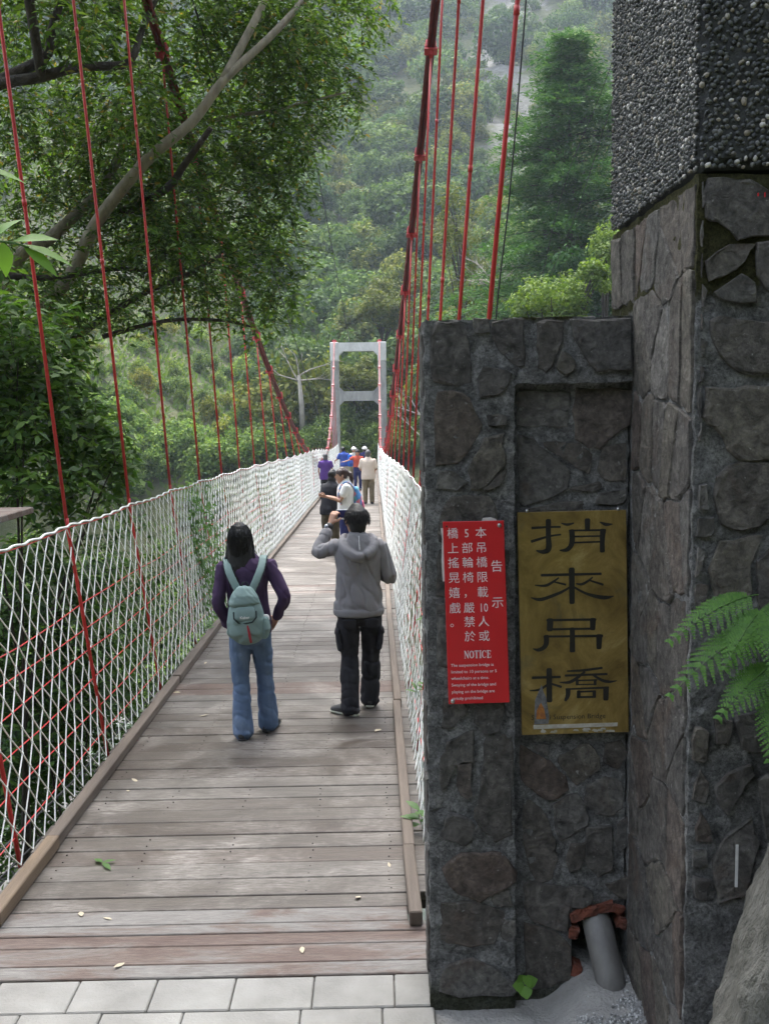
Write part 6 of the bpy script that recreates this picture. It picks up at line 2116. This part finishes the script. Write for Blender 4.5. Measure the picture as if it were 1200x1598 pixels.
t = thing('fern', 'bright green fern fronds hanging in front of the tower base', 'fern', (1.16, 2.9, 1.68))
for p0, p1, sg, L0 in [((a[0], a[1], a[2] - .03), (b[0] + .01, b[1], b[2] + .012), c, d) for a, b, c, d in (((1.17, 2.92, 1.70), (.815, 2.72, 1.52), .04, .075), ((1.15, 2.94, 1.80), (.83, 2.78, 1.66), .03, .06), ((1.2, 2.9, 1.60), (.945, 2.70, 1.46), .03, .065), ((1.21, 2.88, 1.55), (1.08, 2.68, 1.34), .03, .08), ((1.16, 2.92, 1.76), (.98, 2.76, 1.585), .035, .07), ((1.2, 2.92, 1.80), (1.09, 2.70, 1.60), .02, .08), ((1.22, 2.9, 1.65), (1.30, 2.65, 1.4), .03, .08))]:
    qs, stm = [], MB(); frond(qs, stm, p0, p1, sg, L0)
    V = np.array([[tuple(x) for x in q] for q in qs]).reshape(-1, 3)
    fo = mk('frond', mesh(V, np.arange(len(V)).reshape(-1, 4)), M['fern'], t)
    mk('frond_stem', stm.mesh(True), M['leaf_vine'], fo)

# ------------------------------------------------------------------ middle-distance trees
ct = thing('tall_conifer', 'tall feathery dark green conifer right of the hanger rods', 'tree', (8.4, 42, float(Hgt(8.4, 42))))
zb = float(Hgt(8.4, 42)); zt = 17.4
mb = MB(); mb.tube([(8.4, 42, zb), (8.35, 42, zb + 6), (8.2, 42, zt)], [.32, .22, .03], 8)
parts = []
rc = random.Random(8)
z = max(zb + 2.0, 3.5)
lob = [rc.uniform(0, 6.28) for q in range(3)]
while z < zt - .15:
    k = max(0.0, (zt - z) / (zt - 4))
    for j in range(5):
        a = rc.uniform(0, 6.28)
        Lb = (0.3 + 5.0 * k ** .7) * rc.uniform(.45, 1.15) * (1 + .22 * math.sin(z * 1.9 + a * 2 + lob[0]))
        c = Vector((8.3 - .1 * (z / zt), 42, z)); d = Vector((math.cos(a), math.sin(a), .32))
        dr_ = .34 + .1 * rc.random()
        pts = [c + d * Lb * t + Vector((0, 0, -dr_ * Lb * t * t)) for t in (0, .35, .7, 1)]
        mb.tube(pts, [.05 * k + .015, .03, .02, .008], 4)
        nn = max(3, int(Lb * 2.6))
        for t in np.linspace(.22, 1.02, nn):
            q = c + d * Lb * t + Vector((0, 0, -dr_ * Lb * t * t))
            n = 46; rr_ = .20 + .24 * (1.2 - t)
            off = RNG.normal(0, 1, (n, 3)) * np.array([rr_, rr_, rr_ * .30])
            nr = np.array([0, 0, 1.0]) + RNG.normal(size=(n, 3)) * .35; nr /= np.linalg.norm(nr, axis=1, keepdims=True)
            dr = np.array(d)[None] * .8 + RNG.normal(size=(n, 3)) * .5 + np.array([0, 0, -.45])
            parts.append(leaves(np.array(q) + off, nr, dr, RNG.uniform(.16, .30, n), RNG.uniform(.05, .09, n)))
    z += .22
mk('trunk', mb.mesh(True), M['bark_dark'], ct)
v, f = join(parts); mk('crown', mesh(v, f), M['conifer'], ct)


def blobset(cx, cy, cz, rx, rz, n, r):
    out_ = []
    for i in range(n):
        u = unit(1)[0]
        out_.append((cx + u[0] * rx * R.uniform(.3, 1), cy + u[1] * rx * .8 * R.uniform(.3, 1), cz + u[2] * rz * R.uniform(.3, 1), r * R.uniform(.7, 1.25)))
    return out_


def gz(x, y): return float(Hgt(x, y))


make_tree('light_green_tree', 'spreading light green tree just above the top of the stone wall', (5.4, 30, gz(5.4, 30)), 5.0, blobset(5.3, 30, 5.55, 1.5, .75, 20, .55) + blobset(6.6, 29.6, 6.5, .5, .5, 5, .4), 300, .12, .07, M['leaf_light'], M['bark_dark'], trunk_r=.14)
make_tree('yellow_green_tree', 'small yellow-green tree beside the pebble tower above the wall end', (7.6, 33, gz(7.6, 33)), 6.5, blobset(7.6, 33, 7.3, .8, .8, 9, .45), 260, .12, .07, M['leaf_light'], M['bark_dark'], trunk_r=.1)
make_tree('dark_round_tree', 'dark green tree at the foot of the tall conifer', (7.0, 38, gz(7, 38)), 6.5, blobset(7.2, 38, 7.3, 1.7, 1.2, 14, .8), 300, .16, .1, M['conifer'], M['bark_dark'], trunk_r=.16)
make_tree('olive_tree', 'olive yellow tree between the main cable and the far tower top', (.6, 66, gz(.6, 66)), 8.5, blobset(.6, 66, 9.2, 1.9, 2.0, 20, .85), 330, .2, .13, M['leaf_olive'], M['bark_dark'], trunk_r=.18)
make_tree('olive_tree', 'rounded olive green tree seen through the opening of the far tower', (-1.0, 60, gz(-1, 60)), 3.6, blobset(-.9, 60, 4.2, 1.6, 1.5, 16, .75), 330, .17, .11, M['leaf_olive'], M['bark_dark'], trunk_r=.15)
make_tree('broad_tree', 'broad green tree left of the far tower at deck level', (-5.4, 58, gz(-5.4, 58)), 2.2, blobset(-5.2, 58, 2.0, 1.8, 1.4, 14, .8), 300, .17, .11, M['leaf_olive'], M['bark_dark'], trunk_r=.15)
make_tree('broad_tree', 'dark tree right of the far tower behind the red hangers', (3.4, 58, gz(3.4, 58)), 3.2, blobset(3.2, 58, 3.2, 1.5, 2.4, 18, .8), 300, .17, .11, M['conifer'], M['bark_dark'], trunk_r=.15)
make_tree('brownish_tree', 'thin brownish green tree between the hanger rods and the conifer', (4.6, 52, gz(4.6, 52)), 10.5, blobset(4.4, 52, 11.0, 1.6, 2.6, 16, .8), 150, .18, .1, M['leaf_olive'], M['bark_dark'], trunk_r=.14)

for nm, lb, base, h, r, seed, sp, dp in (('dead_tree', 'grey leafless tree between the hanger rods and the light green tree', (5.3, 44, gz(5.3, 44)), None, .13, 3, .95, 5), ('bare_tree', 'bare pale tree left of the far tower', (-4.1, 57.4, gz(-4.1, 57.4)), None, .15, 6, .75, 3), ('bare_tree', 'pale bare branches right of the far tower behind the hangers', (2.6, 50.5, gz(2.6, 50.5)), None, .09, 9, .8, 3)):
    t = thing(nm, lb, 'tree', base)
    rn = random.Random(seed); mb = MB()
    if seed == 3:
        top = Vector((5.3, 44, 7.6)); mb.tube([base, (5.2, 44, (base[2] + 7.6) / 2), top], [r, r * .8, r * .6], 7)
        for q in range(9):
            a = q * .7; branchy(mb, top + Vector((0, 0, rn.uniform(-.3, .5))), (math.cos(a) * 1.3, math.sin(a), rn.uniform(.2, .9)), .05, 1.05, 3, rn, 0, .8)
    elif seed == 6:
        top = Vector((-4.2, 57.4, 4.4)); mb.tube([base, (-4.08, 57.4, 2.6), top], [r * 1.2, r, r * .6], 7)
        for d, L in (((-.5, 0, 1), 1.5), ((1.0, .1, .65), 1.5), ((-1, 0, .25), 1.2), ((.8, 0, .1), 1.2), ((-.2, 0, 1.2), 1.0)):
            branchy(mb, top - Vector((0, 0, rn.uniform(0, .6))), d, .055, L, 2, rn, 0, .55)
    else:
        mb.tube([base, (2.6, 50.5, 1.0), (2.4, 50.5, 2.4)], [r, r * .8, r * .5], 7)
        for q in range(6):
            a = q * 1.1; branchy(mb, (2.5, 50.5, rn.uniform(.8, 2.4)), (math.cos(a), .2, rn.uniform(.3, 1.0)), .04, 1.4, 2, rn, 0, .7)
    mk('trunk', mb.mesh(True), M['bark_grey'], t)

# rough grass and low scrub on the open left hillside
n = 42000
gx = -RNG.uniform(5, 62, n); gy = RNG.uniform(50, 118, n)
gzv = Hgt(gx, gy)
pos = np.stack([gx, gy, gzv - .05], 1); nr = RNG.normal(size=(n, 3)) * .5 + np.array([0, -.8, .5]); nr /= np.linalg.norm(nr, axis=1, keepdims=True)
v, f = leaves(pos, nr, np.array([0, -.3, 1.0]) + RNG.normal(size=(n, 3)) * .45, RNG.uniform(.3, .8, n), RNG.uniform(.12, .3, n))
props(mk('hillside_grass', mesh(v, f), M['leaf_light']), 'light green rough grass and scrub on the open hillside at left', 'grass', kind='stuff')

# ------------------------------------------------------------------ wires, board, fallen leaves
for lb, pts, r in (('thin black wire running from above the tree down to the far tower', [(-1.4, 10, 9.2), (-1.52, 20, 10.2), (-1.65, 28, 10.35), (-1.58, 40, 9.14), (-1.21, 54.2, 6.1)], .019),
                   ('black wire slanting through the overhanging tree', [(-2.05, 9, 7.6), (-2.0, 12, 7.07), (-1.95, 14, 6.52), (-2.0, 18, 5.86), (-2.23, 24, 5.4), (-2.6, 54, 1.0)], .013),
                   ('black wire hugging the nearest red hanger rod', [(.94, 5.6, 5.6), (.86, 5.6, 4.53), (.77, 5.6, 3.52), (.70, 5.6, 2.93), (.64, 5.6, 2.2)], .005),
                   ('grey wire slanting before the tall conifer, left of two', [(5.2, 18, 11.5), (5.15, 22, 9.48), (4.96, 26, 7.96), (4.93, 30, 5.5), (5.0, 33, 3.4)], .009),
                   ('grey wire slanting before the tall conifer, right of two', [(5.3, 18, 10.8), (5.22, 22, 8.82), (5.29, 26, 7.32), (5.07, 30, 5.5), (5.1, 33, 3.4)], .009)):
    mb = MB(); mb.tube(smoothpts(pts, 6), r, 5)
    props(mk('overhead_wire', mb.mesh(True), M['wire']), lb, 'wire')
for i, (zo, lb) in enumerate(((-.34, 'upper black stay wire outside the near left net'), (-.62, 'lower black stay wire outside the near left net'))):
    mb = MB(); mb.tube([(-2.35 - .15 * i, 4.2, zo + .15), (-2.25 - .1 * i, 7, zo), (-2.2, 12, zo - .15), (-2.2, 30, zo - .6)], .008, 5)
    props(mk('stay_wire', mb.mesh(True), M['wire']), lb, 'wire')
bt_ = thing('weathered_board', 'short pale weathered board end at the left edge above the net', 'board', (-2.75, 6.9, 1.64))
mb = MB(); mb.box((-3.3, 6.55, 1.62), (-2.52, 7.35, 1.665)); mk('top_board', bevelled(mb.mesh(), .006), M['approach'], bt_)
mb = MB(); mb.box((-3.1, 6.8, -.8), (-3.02, 6.88, 1.618)); mk('post', mb.mesh(), M['kerb'], bt_)

fl = random.Random(12)
spots = [(-1.1, 4.05), (-.75, 4.02), (-1.42, 4.5), (-1.25, 4.42), (-.92, 4.35), (-.1, 4.6), (-1.5, 5.05), (-1.55, 6.2), (-1.62, 6.9), (-1.4, 7.6), (-1.68, 8.3), (.02, 7.2), (-.55, 7.9), (-1.64, 9.3), (.0, 8.4), (-1.62, 5.6), (-1.58, 6.05), (-.35, 4.15), (-1.3, 4.1), (.05, 4.9)]
where = ['on the first landing board', 'near the middle of the landing boards', 'beside the left kerb end', 'left of centre on the landing boards', 'near the centre of the landing boards', 'at the right end of the last landing board', 'a step along the left kerb', 'by the left kerb short of the woman', 'at the left kerb beside the woman', 'left behind the woman', 'against the left kerb past the woman', 'near the right kerb beside the man', 'between the woman and the man', 'against the left kerb far past the woman', 'near the right kerb past the man', 'on the left planks before the kerb joint', 'yellowish against the left kerb', 'right of centre on the landing boards', 'at the left end of the landing boards', 'by the right kerb end']
for i, (x, y) in enumerate(spots):
    if i in (1, 4, 8, 12, 14, 15, 18): continue
    L = fl.uniform(.045, .085)
    a = fl.uniform(0, 6.28)
    v, f = big_leaf((x, y, deck(y) + .006), (math.cos(a), math.sin(a), .06), (fl.uniform(-.2, .2), fl.uniform(-.2, .2), 1), L, L * fl.uniform(.35, .6), fl.uniform(-.25, .1))
    zmin = min(q.z for q in v); v = [q + Vector((0, 0, deck(y) + .002 - zmin)) for q in v]
    me = mesh(v, f, True)
    props(mk('fallen_leaf', me, M['leaf_dry']), 'dry fallen leaf ' + where[i], 'leaf', 'dry leaves scattered on the deck')
t = thing('fallen_sprig', 'fallen green sprig lying on the planks near the left kerb', 'leaf', (-1.45, 5.0, deck(5)))
for k, (a, L) in enumerate(((-.9, .10), (.5, .07), (2.4, .08))):
    v, f = big_leaf((-1.45, 5.0, deck(5) + .012), (math.cos(a), math.sin(a), .05), (0, 0, 1), L, .032, .1)
    mk('leaf', mesh(v, f, True), M['leaf_vine'], t)

# ------------------------------------------------------------------ haze
zt_ = float(GZ.max()) + 14
mb = MB(); mb.box((-196, -66, -14), (196, 336, zt_))
hz = mk('haze', mb.mesh())
hm = bpy.data.materials.new('haze'); hm.use_nodes = True
hn = hm.node_tree; hn.nodes.clear()
ho_ = hn.nodes.new('ShaderNodeOutputMaterial'); pv_ = hn.nodes.new('ShaderNodeVolumePrincipled')
pv_.inputs['Color'].default_value = (.74, .86, 1.0, 1); pv_.inputs['Density'].default_value = .0006; pv_.inputs['Anisotropy'].default_value = 0.2
hn.links.new(pv_.outputs[0], ho_.inputs['Volume'])
hz.data.materials.append(hm)
props(hz, 'thin bluish haze filling the valley', 'haze', kind='stuff')
